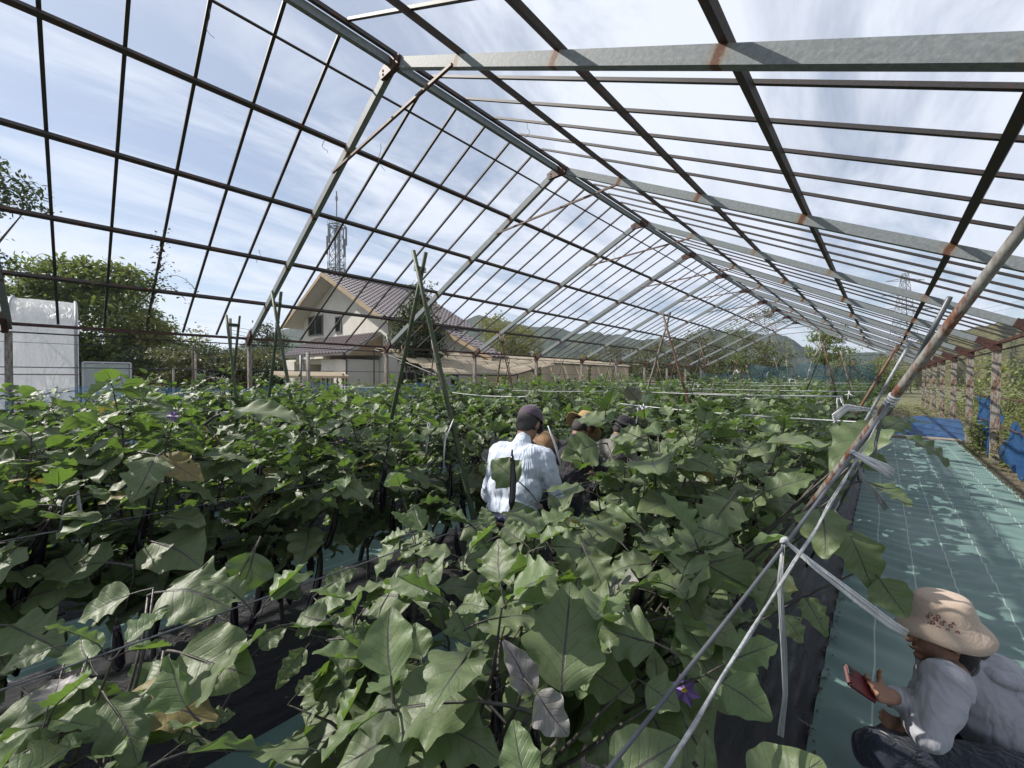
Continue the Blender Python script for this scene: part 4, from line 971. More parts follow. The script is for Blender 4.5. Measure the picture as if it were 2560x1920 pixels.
vine(1.75, 15.2, 0, .70, 600, .13, .25, 2, 'bright green vine between the two nearest right posts')
vine(1.95, 16.2, 0, .75, 500, .12, .22, 3, 'leafy vine beside the second right post')
vine(2.25, 13.2, 1.0, 1.6, 260, .3, .4, 4, 'hanging vine spray right of the nearest post', 'weed')
vine(2.1, 14.6, 1.1, 1.45, 120, .16, .55, 5, 'horizontal vine spray over the blue sheet', 'tree_g')
vine(3.3, 18.5, .2, 1.6, 500, .5, .8, 6, 'tall tangled vine behind the second post', 'tree_o')
vine(3.3, 15.2, .9, 1.9, 500, .5, .7, 7, 'yellowing vine tangle at the far right edge', 'weed')
vine(3.3, 25, .2, 1.6, 700, .8, 1.6, 8, 'dense green vine behind the far right posts', 'tree_g')
vine(3.6, 30, .2, 1.8, 700, .9, 2.0, 9, 'dark vine bank at the end of the right posts', 'tree_o')
T_((5.5, 21, 0), 'brown green shrub bank right of the nearest post', [(0, 0, .9, 1.6, 2.6, 1.1), (1.6, -3.5, 1.1, 1.8, 2.4, 1.2)], 5000, .09, 'tree_d', 140, 'shrub', th=0, cr=.5, cat='shrub')
T_((4.8, 32, 0), 'dark shrub bank behind the last right posts', [(0, 0, 1.2, 1.8, 3, 1.6), (2.5, 3, 1.8, 2, 3, 2.0)], 4000, .10, 'tree_g', 141, 'shrub', th=0, cr=.5, cat='shrub')
# vine on a glazing bar of the left slope
t = thing('climbing_vine', 'withered leafy vine climbing a glazing bar above the left eave', 'vine', (XL, 1.0, ZL)); mb = MB(); P = []; rg = random.Random(9)
bd = Vector((XR - XL, 0, ZR - ZL)).normalized(); Lb = 3.05
path = [bd * (Lb * k / 30) + Vector((rg.gauss(0, .018), rg.gauss(0, .025), .10 + rg.gauss(0, .015))) for k in range(31)]
mb.tube(path, .012, 5)
for k, p in enumerate(path):
    for _ in range(int(26 * (1 - k / 36))): P.append(p + Vector((rg.gauss(0, .05), rg.gauss(0, .06), rg.gauss(0, .05))))
for k, sg, L in ((2, -1, .8), (4, 1, .45), (6, -1, .7), (9, -1, .8), (11, -1, .55), (12, 1, .8), (14, -1, 1.2), (15, 1, 1.1), (16, -1, .7), (13, 1, .6)):
    p = path[k]; q = [p + Vector((.05 * L * u, sg * L * u * .6, .35 * L * math.sin(u * 2.2) - .30 * L * u * u)) for u in np.linspace(0, 1, 8)]; mb.tube(q, .005, 4)
    for v in q[1:]:
        for _ in range(7 if k < 10 else 4): P.append(v + Vector((rg.gauss(0, .03), rg.gauss(0, .03), rg.gauss(0, .04))))
for i in range(110): P.append(Vector((rg.gauss(0, .08), rg.gauss(.25, .35), .12 + abs(rg.gauss(0, .09)))))
mb.build('stem', M['bark'], t); broad('foliage', P, .042, M['tree_d'], 17, t)

# ------------------------------------------------------------ crossed stakes, cross strings
def stake_pair(apex, fa, fb, label, r=.017, ma='greenpole', mb_='greenpole', over=.10, sep=.03):
    t = thing('crossed_stakes', label, 'stakes', (apex[0], apex[1], 0), 0, 'crossed stakes standing over the rows')
    A = Vector(apex); o = Vector((A.x, A.y, 0))
    for k, (f, mm) in enumerate(((fa, ma), (fb, mb_))):
        f = Vector(f); d = (A - f).normalized(); s = Vector((0, sep * (.5 - k) * 2, 0)); m = MB(); L = (A - f).length
        pts = [f - o + s + d * (L + over) * u + Vector((0, .012 * math.sin(u * 3 + k), 0)) for u in np.linspace(0, 1, 7)]
        m.tube(pts, [r * (1.1 - .25 * u) for u in np.linspace(0, 1, 7)], 8); 
        for u in (.2, .45, .7, .9): m.tube([f - o + s + d * (L * u), f - o + s + d * (L * u + .008)], r * 1.12, 8)
        m.build('stake', M[mm], t, True)
    m = MB(); c = A - o - Vector((0, 0, .05))
    for k in range(4): m.tube([c + Vector((.024, -sep - .012, -.02 + k * .012)), c + Vector((-.024, -sep - .012, -.01 + k * .012)), c + Vector((-.024, sep + .012, -.01 + k * .012)), c + Vector((.024, sep + .012, -.02 + k * .012)), c + Vector((.024, -sep - .012, -.02 + k * .012))], .004, 4)
    m.build('lashing', M['greenpole'] if r < .03 else M['tie'], t)
    return t
stake_pair((-2.80, 1.92, 2.78), (-3.75, 1.85, .05), (-2.22, 2.22, .05), 'tall dark green crossed stakes standing in front of the house tree', .020)
stake_pair((-5.1, 1.57, 2.72), (-5.75, 1.45, .05), (-4.45, 1.75, .05), 'green crossed stakes beside the left steel post', .020)
stake_pair((-7.2, 1.62, 2.66), (-7.9, 1.5, .05), (-6.6, 1.7, .05), 'dark green stakes tied together left of the steel post', .020, sep=.07)
stake_pair((-2.92, 7.3, 2.84), (-3.75, 7.3, .05), (-2.1, 7.3, .05), 'bare grey and rusty crossed poles in the second row', .022, 'polepaint', 'rustpole', .22)
k = 0
LB = {-7.28: 'fourth row', -5.13: 'middle row', -2.98: 'second row', -9.43: 'row next to the blue side net', -.91: 'row beside the green path'}
for bx in (-9.43, -7.28, -5.13, -2.98, -.91):
    for j, y in enumerate((5.9, 9.5, 13.2, 17.5, 22.5)):
        if bx == -2.98 and j == 0: continue
        if bx == -.91 and j < 1: continue
        y = y + .6 * math.sin(k * 2.3); k += 1; h = 2.2 + .35 * abs(math.sin(k * 1.3))
        stake_pair((bx + .1 * math.sin(k), y, h), (bx - .62, y, .05), (bx + .62, y + .1, .05), '%s crossed stakes, %s pair along the %s' % ('rusty' if k % 2 else 'greyish', ORD[j + 1], LB[bx]), .014, 'rustpole' if k % 2 else 'greenpole', 'rustpole' if k % 3 else 'polepaint', .12)
def line(name, a, b, r, mat, label, cat, sag=.02, n=12, group=None):
    m = MB(); a, b = Vector(a), Vector(b); m.tube([a.lerp(b, u) - Vector((0, 0, sag * math.sin(PI * u))) for u in np.linspace(0, 1, n)], r, 5); return tag(m.build(name, M[mat], None, True), label, cat, group)
SL_ = [(-3.9, 3.15, -2.35, 2.75, 1.66, 'bright white string stretched behind the purple cap'), (-1.75, 3.35, .02, 2.7, 1.62, 'long white string crossing right of the black hat'), (-5.2, 5.2, -3.2, 5.6, 1.62, 'white string left of the second crossed stakes'),
       (-3.0, 7.35, -.4, 7.1, 1.60, 'white string right of the grey crossed poles'), (-2.6, 5.4, -.3, 5.1, 1.66, 'thin white string above the second row tops'), (-6.0, 9.3, -.2, 9.0, 1.62, 'fine white string across the middle of the field'),
       (-8.5, 12.6, -.2, 12.3, 1.66, 'fine white string across the far half of the field'), (-9.5, 16.5, -.2, 16.2, 1.70, 'far white string before the dark netting'), (-10.2, 4.4, -7.0, 4.8, 1.60, 'white string before the beige shed roof')]
for xa, ya, xb, yb_, z, lab in SL_: line('string', (xa, ya, z), (xb, yb_, z + .02), .004 if ya < 8 else .0048, 'tie', lab, 'string', .015, group='white strings stretched across the rows')
for bx, nm in ((-1.32, 'nearest row'), (-3.5, 'second row'), (-2.5, 'second row, furrow side')):
    line('training_wire', (bx, -2, 1.22), (bx, 32, 1.22), .0025, 'wire', 'thin training wire running along the %s' % nm, 'wire', .05, 30)
# hanging tapes that hold up branches
def tape(pts, w, label, seed=0, strands=4, r=None):
    rg = random.Random(seed); m = MB(); pts = [Vector(p) for p in pts]
    for s in range(strands):
        off = [Vector((rg.uniform(-w, w), rg.uniform(-w, w), rg.uniform(-w, w) * .3)) * .5 for _ in pts]
        off[0] *= .2
        m.tube([p + o for p, o in zip(pts, off)], (r or w * .35), 5)
    return tag(m.build('tape', M['tie'], None, True), label, 'tape', 'white tapes tied to the wires')
def P3(x, y, f): return at(x * D2, y * D2, f)
tape([P3(622, 945, 2.75), P3(634, 1010, 2.7), P3(645, 1060, 2.7), P3(655, 1115, 2.68)], .018, 'long white tape hanging in the second row left of the tall stakes', 1)
tape([P3(166, 1050, 2.0), P3(172, 1100, 2.0), P3(180, 1170, 2.0), P3(192, 1260, 1.98)], .013, 'white tape pair hanging at the far left among leaves', 2, 3)
tape([P3(160, 1052, 2.02), P3(138, 1085, 2.0), P3(130, 1150, 2.0)], .010, 'short white tape slanting beside the left tape', 3, 3)
tape([P3(948, 896, 3.2), P3(928, 915, 3.2), P3(921, 950, 3.2), P3(920, 985, 3.2)], .022, 'curled white tape just left of the right green stake', 4)
tape([P3(1212, 1010, 2.55), P3(1200, 965, 2.6), P3(1185, 920, 2.6)], .012, 'thin white tape before the dark shirt', 5, 2)
tape([P3(980, 905, 2.9), P3(962, 950, 2.9), P3(958, 1010, 2.9)], .012, 'thin white tape close behind the right green stake', 6, 2)
for i, (x, y, f) in enumerate(((1388, 884, 3.1), (1150, 760, 9), (1590, 800, 8), (1712, 820, 8), (1752, 800, 11), (1658, 805, 12), (1505, 830, 7), (1620, 862, 5.2), (1835, 850, 6), (1810, 862, 4.5))):
    p = P3(x, y, f); rg = random.Random(i + 40); m = MB()
    for _ in range(5):
        a = rg.uniform(0, 6.28); m.tube([p, p + Vector((math.cos(a) * .035, math.sin(a) * .035, rg.uniform(-.03, .04))), p + Vector((math.cos(a) * .06, math.sin(a) * .06, rg.uniform(-.12, .02)))], .005, 4)
    tag(m.build('string_knot', M['tie'], None), 'white knotted tape tuft, %s' % ('at the left end of the long string', 'small on far left stakes', 'at the left foot of a far stake', 'by the pale bare trunk', 'right of the pale bare trunk', 'beneath the teal net corner', 'on the grey crossed pole', 'above the second row, mid field', 'near the leaning pipe, further', 'beside the leaning pipe, lower')[i], 'knot', 'white knots on the stakes and strings')

# ------------------------------------------------------------ the leaning pipe by the camera with wires and tapes
def pole_pt(s): return Vector((-.079, 1.622, 1.612)) + Vector((-.255, .297, -.502)) * s
t = thing('leaning_pipe', 'thick rusty grey pipe leaning from the near row out over the path', 'pipe', pole_pt(2.75)); o0 = pole_pt(2.75)
m = MB(); ss = np.linspace(2.75, -2.1, 14); m.tube([pole_pt(s) - o0 for s in ss], .0112, 20); m.build('pipe', M['polepaint'], t, True)
CL = pole_pt(-.37)
m = MB(); dv = (pole_pt(-.4) - pole_pt(-.34)).normalized()
for k in range(4): m.tube([CL - o0 + dv * (.009 * k - .012), CL - o0 + dv * (.009 * k - .005)], .0128 + .001 * (k % 2), 16)
m.build('tape_wrap', M['tie'], t, True)
def stake2(a, b, r, mat, label):
    m = MB(); a = Vector(a); b = Vector(b); m.tube([(a - a) + (b - a) * u for u in np.linspace(0, 1, 6)], r, 10); o = m.build('leaning_stake', M[mat], None, True); o.location = a; tag(o, label, 'stake', 'stakes leaning out from the near row')
stake2(P3(1875, 910, 2.7) + Vector((-.35, .3, -1.2)), P3(2052, 642, 1.75), .010, 'wire', 'thin grey stake leaning just behind the thick pipe')
stake2(P3(1840, 905, 3.3) + Vector((-.35, .3, -1.1)), P3(1968, 738, 3.0), .011, 'tapeg', 'second thin stake leaning left of the thick pipe')
stake2(P3(1840, 860, 5.2) + Vector((-.3, .3, -1.0)), P3(1940, 745, 5.2), .018, 'rustpole', 'short dark stake farther along behind the leaning stakes')
# guy wires and tapes that run from the clamp down toward the camera
near = P3(1312, 1665, .56); near2 = P3(1430, 1668, .55)
m = MB(); m.tube([CL.lerp(near, u) + Vector((0, 0, -.012 * math.sin(PI * u))) for u in np.linspace(0, 1.12, 14)], .0033, 8); tag(m.build('guy_wire', M['wire'], None, True), 'dark wire from the pipe clamp down to the lower centre', 'wire')
m = MB()
for k in range(3):
    rg = random.Random(k); q = [CL.lerp(near2, u) + Vector((rg.uniform(-.003, .003), rg.uniform(-.003, .003), rg.uniform(-.003, .003) - .010 * math.sin(PI * u))) for u in np.linspace(0, 1.1, 14)]
    m.tube(q, [.0012 + .0012 * min(1, u * 1.2) for u in np.linspace(0, 1.1, 14)], 6)
tag(m.build('tape', M['tapeg'], None, True), 'long white tape twisted beside the dark wire', 'tape')
def proj_w(px, py):   # nearest point of the guy wire to a photo pixel
    best = min(np.linspace(0, 1, 60), key=lambda u: (lambda v: abs(v.dot(CR) / v.dot(V_F) * F_PX + 1280 - px * D2) + 0)(CL.lerp(near, u) - Vector((0, 0, CH))))
    return CL.lerp(near, best), (CL.lerp(near, best) - Vector((0, 0, CH))).dot(V_F)
K1, f1 = proj_w(1692, 1172); K2, f2 = proj_w(1842, 985)
def ribbon(p0, pts, w, label, seed):
    """a flat bundle of fine tape strands"""
    rg = random.Random(seed); m = MB(); P = [Vector(p) for p in [p0] + pts]; n = len(P)
    dirv = (P[-1] - P[0]).normalized(); sd_ = dirv.cross(V_F).normalized()
    for s in range(9):
        o = (s / 8 - .5); pts_ = [p + sd_ * o * w * (.25 + .75 * min(1, i / 1.5)) + V_F * rg.uniform(-.003, .003) for i, p in enumerate(P)]
        m.tube(pts_, w * .075 + .0004, 5)
    return tag(m.build('tape', M['tie' if seed in (1, 3, 6) else 'tapeg'], None, True), label, 'tape', 'tape tails on the guy wire')  # lit tails stay white, the rest get the tape colour with painted shade
ribbon(K1, [P3(1760, 1222, f1 - .02), P3(1850, 1292, f1 - .04), P3(1920, 1345, f1 - .05), P3(1957, 1368, f1 - .05)], .014, 'long white tape tail blown toward the bucket hat', 1)
ribbon(K1, [P3(1686, 1260, f1 - .01), P3(1692, 1400, f1 - .02), P3(1697, 1500, f1 - .02), P3(1688, 1590, f1 - .03)], .011, 'grey tape tail hanging straight down from the lower knot', 2)
ribbon(K2, [P3(1880, 997, f2 - .02), P3(1910, 1012, f2 - .02), P3(1928, 1024, f2 - .02)], .022, 'short bright tape loop at the upper knot', 3)
ribbon(K2, [P3(1868, 1040, f2), P3(1895, 1070, f2), P3(1915, 1100, f2)], .012, 'thin dull tape tail under the bright loop', 4)
ribbon(CL, [P3(1905, 905, 1.12), P3(1893, 950, 1.2), P3(1890, 1000, 1.2)], .008, 'thin tape strand hanging from the pipe clamp', 5)
ribbon(P3(1880, 885, 1.5), [P3(1830, 880, 1.5), P3(1800, 905, 1.5)], .03, 'white tape bunch left of the pipe clamp', 6)
for K, r in ((K1, .0055), (K2, .0045)):
    m = MB()
    for k in range(3): m.tube([K + Vector((r * math.cos(a + k), r * math.sin(a + k), r * .8 * math.sin(a * 1.3 + k * 2))) for a in np.linspace(0, 5.6, 10)], r * .45, 6)
    tag(m.build('string_knot', M['tie'], None, True), 'white knot where the %s tape tails leave the dark wire' % ('lower' if K is K1 else 'upper'), 'knot')

# ------------------------------------------------------------ leaves one can single out in the foreground
roots = [o for o in COL.objects if o.name.startswith('eggplant_plant') and o.location.length < 5.5]
HR = random.Random(77)
def hero(bx, by, bf, tx, ty, tf, kind='hi', i=0, face=.35, ws=1.0, stem=True):
    B = P3(bx, by, bf); T = P3(tx, ty, tf); d = T - B; L = d.length
    cam_dir = (Vector((0, 0, CH)) - (B + T) / 2).normalized(); up = Vector((-.12, -.05, 1)) * (1 - face) + cam_dir * face * 1.2
    me = {'hi': LEAF_HI, 'y': LEAF_YOUNG, 'p': LEAF_PURPLE, 'r': LEAF_ROUND}[kind]; me = me[i % len(me)]
    root = min(roots, key=lambda o: (Vector((o.location.x, o.location.y, .6)) - B).length)
    L *= .90 if bf < 1.3 else 1.0; m = (rotm(d, up)).to_4x4() @ Matrix.Diagonal((L * ws, L, L, 1)); m.translation = B
    rel = root.matrix_basis.inverted() @ m
    link('leaf', me, root, rel)
    if stem:
        q = B - d.normalized() * L * .37 + (m.to_3x3() @ Vector((0, 0, -.14))); ro = Vector((root.location.x, root.location.y, BEDZ + .3)).lerp(q, HR.uniform(0, .35)) + Vector((HR.uniform(-.06, .06), HR.uniform(-.1, .1), 0)); 
        mid = q.lerp(ro, .45) + Vector((0, 0, -.02)); mb_ = MB(); inv = root.matrix_basis.inverted(); mb_.tube([inv @ q, inv @ (q.lerp(mid, .5) + Vector((.01, .01, .015))), inv @ mid, inv @ ro], [L * .018, .0042, .005, .006], 6); link('branch', mb_.mesh('branch', M['stem'], True), root)
for a in [(1035, 1515, .86, 712, 1532, .88, 'hi', 6, .35, .85), (905, 1572, .84, 688, 1655, .80, 'hi', 1, .3, 1.1), (1212, 1495, .84, 1236, 1222, .98, 'hi', 1, .95, .95), (1415, 1388, .98, 1258, 1330, 1.02, 'hi', 0, .5, 1.15),
          (1148, 1500, .78, 1082, 1372, .80, 'p', 0, .8, .8), (1160, 1497, .76, 1243, 1602, .72, 'p', 0, .6, 1.2), (1562, 1476, .88, 1684, 1562, .80, 'r', 1, .6, 1.15), (1640, 1740, .60, 1790, 1622, .60, 'r', 0, .5, 1.1), (1325, 1690, .72, 1486, 1585, .72, 'r', 0, .6, 1.0),
          (1521, 1670, .74, 1524, 1570, .78, 'r', 0, .9, .62), (392, 1410, 1.08, 560, 1462, 1.02, 'r', 0, .75, .98), (280, 1284, 1.25, 146, 1345, 1.20, 'hi', 5, .45, 1.2), (549, 1193, 1.45, 510, 1292, 1.38, 'hi', 3, .85, 1.25), (180, 1470, 1.0, 158, 1632, .94, 'hi', 3, .85, 1.15),
          (128, 1588, .92, 0, 1650, .86, 'hi', 1, .6, 1.3), (110, 1400, 1.08, -20, 1450, 1.0, 'hi', 2, .4, 1.2), (355, 1278, 1.32, 486, 1290, 1.28, 'hi', 7, .55, 1.2), (1771, 1098, 1.28, 1782, 1212, 1.16, 'hi', 0, .9, 1.1), (1830, 1145, 1.38, 1896, 1280, 1.28, 'hi', 1, .3, .85),
          (1900, 1250, 1.3, 1962, 1335, 1.22, 'r', 0, .5, 1.2), (1955, 942, 1.6, 2066, 988, 1.45, 'hi', 4, -.1, .8), (1882, 1043, 1.55, 1978, 1083, 1.4, 'hi', 6, -.1, .9), (1893, 918, 1.55, 2006, 893, 1.5, 'hi', 2, .1, .9), (1898, 922, 1.42, 1800, 985, 1.32, 'hi', 4, .5, .8),
          (1900, 930, 1.42, 1965, 895, 1.45, 'hi', 6, .6, 1.0), (1793, 965, 1.65, 1655, 935, 1.65, 'hi', 1, .1, .9), (1655, 1062, 1.55, 1760, 1022, 1.5, 'hi', 5, .4, .9), (1577, 1080, 1.4, 1530, 1168, 1.3, 'hi', 2, .8, 1.2), (1534, 1422, 1.0, 1452, 1308, 1.08, 'y', 0, .8, .9),
          (1566, 1434, .98, 1692, 1384, .98, 'y', 1, .6, 1.0), (1410, 1217, 1.25, 1296, 1228, 1.25, 'hi', 4, .4, 1.0), (1450, 1215, 1.25, 1523, 1318, 1.12, 'hi', 6, .7, 1.0), (1268, 1200, 1.25, 1312, 1300, 1.15, 'hi', 0, .85, 1.3), (1149, 1295, 1.2, 1200, 1200, 1.25, 'hi', 4, .8, 1.2),
          (1421, 1478, .96, 1411, 1390, 1.02, 'r', 0, .9, .8), (1396, 1478, .88, 1478, 1535, .82, 'hi', 1, .6, 1.3), (1140, 1700, .66, 1105, 1535, .74, 'r', 1, .8, .85), (1010, 1580, .88, 858, 1582, .90, 'hi', 5, .5, 1.1), (1330, 1100, 1.9, 1300, 1180, 1.8, 'hi', 1, .8, .8),
          (1160, 1190, 2.1, 1110, 1080, 2.2, 'hi', 3, .7, 1.1), (1235, 1160, 2.0, 1185, 1060, 2.1, 'hi', 2, .6, .8), (1120, 1040, 2.3, 1060, 990, 2.35, 'hi', 1, .8, 1.2), (900, 1290, 1.35, 780, 1260, 1.4, 'hi', 7, .5, 1.2), (700, 1340, 1.3, 640, 1320, 1.35, 'hi', 0, .8, 1.3),
          (660, 1400, 1.25, 585, 1500, 1.15, 'hi', 2, .8, .8), (490, 890, 2.6, 640, 880, 2.5, 'hi', 6, .2, .9), (400, 990, 2.3, 545, 1010, 2.2, 'hi', 0, .3, 1.0), (90, 1010, 2.1, 250, 960, 2.1, 'hi', 2, .3, .9),
          (1690, 1235, 1.25, 1640, 1330, 1.15, 'hi', 2, .7, 1.0), (1740, 1290, 1.2, 1795, 1380, 1.1, 'hi', 4, .5, .9), (1690, 1330, 1.05, 1745, 1400, 1.0, 'hi', 7, .6, 1.1), (60, 1290, 1.7, 190, 1260, 1.7, 'hi', 0, .5, 1.0), (20, 1350, 1.5, 130, 1385, 1.45, 'hi', 4, .5, 1.0), (330, 1170, 1.9, 430, 1215, 1.8, 'hi', 3, .6, 1.0), (230, 1215, 1.7, 120, 1225, 1.75, 'hi', 6, .6, 1.1), (300, 1560, 1.0, 230, 1640, .95, 'hi', 5, .6, 1.1), (60, 1500, 1.15, 120, 1590, 1.05, 'hi', 7, .7, 1.1), (330, 1430, 1.3, 290, 1500, 1.2, 'y', 2, .6, 1.0), (640, 1500, 1.15, 700, 1440, 1.2, 'hi', 2, .6, .9), (820, 1400, 1.3, 900, 1345, 1.35, 'hi', 6, .6, 1.0), (1130, 1180, 1.9, 1190, 1130, 1.9, 'hi', 4, .7, 1.1), (1010, 1130, 2.1, 1060, 1190, 2.0, 'hi', 7, .7, 1.1), (1290, 960, 2.3, 1215, 985, 2.2, 'hi', 1, .7, 1.1), (1400, 940, 2.4, 1325, 965, 2.3, 'hi', 4, .6, 1.1), (1370, 1010, 2.2, 1300, 1050, 2.1, 'hi', 6, .7, 1.0), (470, 1330, 1.35, 400, 1300, 1.4, 'hi', 0, .5, 1.0), (560, 1400, 1.3, 620, 1350, 1.35, 'hi', 5, .6, 1.0), (430, 1560, 1.05, 520, 1530, 1.1, 'hi', 2, .5, 1.0), (700, 1270, 1.6, 770, 1225, 1.65, 'hi', 6, .6, 1.0)]:
    hero(*a)
for i, (x, y, f, k, s) in enumerate(((503, 1272, 2.45, 0, .95), (563, 1235, 2.5, 3, .95), (296, 1468, 1.75, 2, 1.15), (690, 1180, 2.6, 1, 1.1), (252, 1352, 1.6, 2, .7), (1106, 985, 1.95, 3, .70), (1118, 1118, 1.9, 0, .8), (1196, 1160, 2.1, 2, .9), (985, 1150, 2.7, 1, .9), (850, 1080, 3.0, 0, .9), (868, 1095, 3.0, 1, .8), (1155, 1560, .95, 2, .5), (25, 1180, 2.2, 0, 1))):
    p = P3(x, y, f); root = min(roots, key=lambda o: (Vector((o.location.x, o.location.y, .6)) - p).length)
    link('eggplant', FRUIT[k], root, root.matrix_basis.inverted() @ Matrix.Translation(p) @ Matrix.Rotation(i * 1.7, 4, 'Z') @ Matrix.Scale(s, 4))
for x, y, f in ((180, 1385, 1.3), (745, 1005, 2.6), (1480, 1490, 1.0)):
    p = P3(x, y, f); root = min(roots, key=lambda o: (Vector((o.location.x, o.location.y, .6)) - p).length)
    link('flower', FLOWER, root, root.matrix_basis.inverted() @ Matrix.Translation(p) @ Matrix.Rotation(1.2, 4, 'X') @ Matrix.Scale(1.5, 4))

rg = random.Random(31)
for i, (px, py, q, L) in enumerate(((822, 310, 5.2, .35), (1187, 470, 9.5, .5), (1372, 650, 11, .4), (1140, 265, 6.5, .25), (560, 540, 6.2, .2), (1330, 520, 9, .4), (452, 20, 4.2, .3), (700, 300, 5.2, .18))):
    p = P3(px, py, q); m = MB(); m.tube([p + Vector((.02 * math.sin(k * 1.3 + i) * k * .4, .02 * math.cos(k + i) * k * .3, -L * k / 6)) for k in range(7)], .0035, 4)
    tag(m.build('loose_wire', M['wire'], None), 'thin loose wire end dangling from the %s' % ('collar tie of the nearest frame', 'purlin left of the second ridge joint', 'purlin below the third ridge joint', 'glazing bar beyond the nearest ridge', 'bar above the dark eave left of the mast', 'rafter of the second frame', 'top of the third bar from the left', 'rafter of the nearest frame')[i], 'wire', 'loose wire ends')
# ------------------------------------------------------------ people
def skinmat(name, col, rough=.5): return simple(name, col, rough, .08, 12, .1, 80)
M['skin'] = skinmat('weathered skin', (.27, .145, .095), .6); M['hair'] = simple('grey black hair', (.035, .032, .03), .7, .2, 90, .6, 150)
def cloth(name, col, fold=.5, sc=9, col2=None, rough=.85, stretch=(1, 1, 1)):
    m, t, p = new_mat(name); o = t.nodes.new('ShaderNodeTexCoord').outputs['Object']
    n0 = NOISE(t, MAPV(t, o, stretch), sc, 3, .5, 1.6); n = MATH(t, 'SUBTRACT', 1., MATH(t, 'MULTIPLY', MATH(t, 'ABSOLUTE', MATH(t, 'SUBTRACT', n0, .5)), 4.)); n2 = NOISE(t, o, 420, 2, .5)
    LK(t, MIX(t, MATH(t, 'MULTIPLY', RANGE(t, n2, .3, .7), .35), col, col2 or tuple(x * .75 for x in col)), p.inputs['Base Color'])
    p.inputs['Roughness'].default_value = rough; p.inputs['Sheen Weight'].default_value = .15; p.inputs['Specular IOR Level'].default_value = .2
    b = t.nodes.new('ShaderNodeBump'); b.inputs['Strength'].default_value = fold; b.inputs['Distance'].default_value = .03
    LK(t, MATH(t, 'ADD', n, MATH(t, 'MULTIPLY', n2, .02)), b.inputs['Height']); LK(t, b.outputs[0], p.inputs['Normal']); return m
M['whiteshirt'] = cloth('pale blue white shirt', (.52, .58, .68), .5, 4, stretch=(1.6, 1.6, .5)); M['jeans'] = cloth('dark jeans', (.018, .022, .035), .5, 9); M['darkshirt'] = cloth('charcoal shirt', (.030, .028, .032), .5, 8)
M['greyjacket'] = cloth('light grey sweatshirt', (.30, .305, .34), .55, 3.2, stretch=(1.6, 1.0, .7)); M['vest'] = cloth('olive grey work shirt', (.16, .155, .14), .5, 8)
M['purplecap'] = cloth('faded purple cap', (.085, .060, .085), .2, 12); M['straw'] = cloth('straw', (.42, .29, .13), .5, 60); M['blackhat'] = cloth('black hat', (.018, .016, .02), .3, 12); M['beigehat'] = cloth('beige cotton hat', (.43, .34, .27), .12, 14)
M['brownhat'] = cloth('brown straw', (.30, .18, .10), .4, 50); M['glove'] = cloth('pale grey work glove', (.5, .5, .52), .4, 14); M['belt'] = simple('brown belt', (.10, .045, .025), .5); M['navy'] = simple('navy fabric', (.02, .03, .09), .7)
M['redcase'] = simple('dark red phone case', (.10, .010, .014), .5, .1, 40); M['lens'] = simple('lens glass', (.02, .02, .02), .1); M['emb'] = simple('red brown embroidery', (.16, .03, .03), .8)
def capsule(mb, a, b, ra, rb, n=14, m=4, flat=None):
    """tapered capsule from a to b; flat=(axis, factor) squashes the section"""
    a, b = Vector(a), Vector(b); d = b - a; L = max(d.length, 1e-4); d /= L
    u = d.cross(Vector((0, 0, 1)) if abs(d.z) < .9 else Vector((1, 0, 0))).normalized(); w = d.cross(u); rings = []
    for i in range(m, 0, -1):
        an = PI / 2 * i / m; rings.append((a - d * ra * math.sin(an), ra * max(math.cos(an), .02)))
    rings += [(a, ra), (b, rb)]
    for i in range(1, m + 1):
        an = PI / 2 * i / m; rings.append((b + d * rb * math.sin(an), rb * max(math.cos(an), .02)))
    vs = []
    for c, r in rings:
        for j in range(n):
            o = (u * math.cos(2 * PI * j / n) + w * math.sin(2 * PI * j / n)) * r
            if flat: ax = Vector(flat[0]).normalized(); o = o - ax * o.dot(ax) * (1 - flat[1])
            vs.append(c + o)
    k = len(rings); fs = [(i * n + (j + 1) % n, i * n + j, (i + 1) * n + j, (i + 1) * n + (j + 1) % n) for i in range(k - 1) for j in range(n)]
    fs += [tuple(range(n)), tuple((k - 1) * n + j for j in range(n - 1, -1, -1))]
    fs = [tuple(reversed(f)) for f in fs]
    mb.add(vs, fs)
def ell(mb, c, r, X=None, n=16):
    c = Vector(c); vs = []; m = 10
    for i in range(m + 1):
        th = PI * i / m
        for j in range(n):
            v = Vector((r[0] * max(math.sin(th), .01) * math.cos(2 * PI * j / n), r[1] * max(math.sin(th), .01) * math.sin(2 * PI * j / n), r[2] * math.cos(th))); vs.append(c + (X @ v if X else v))
    fs = [((i) * n + j, (i + 1) * n + j, (i + 1) * n + (j + 1) % n, i * n + (j + 1) % n) for i in range(m) for j in range(n)]
    fs += [tuple(range(n)), tuple(m * n + j for j in range(n - 1, -1, -1))]
    mb.add(vs, fs)
DG = None
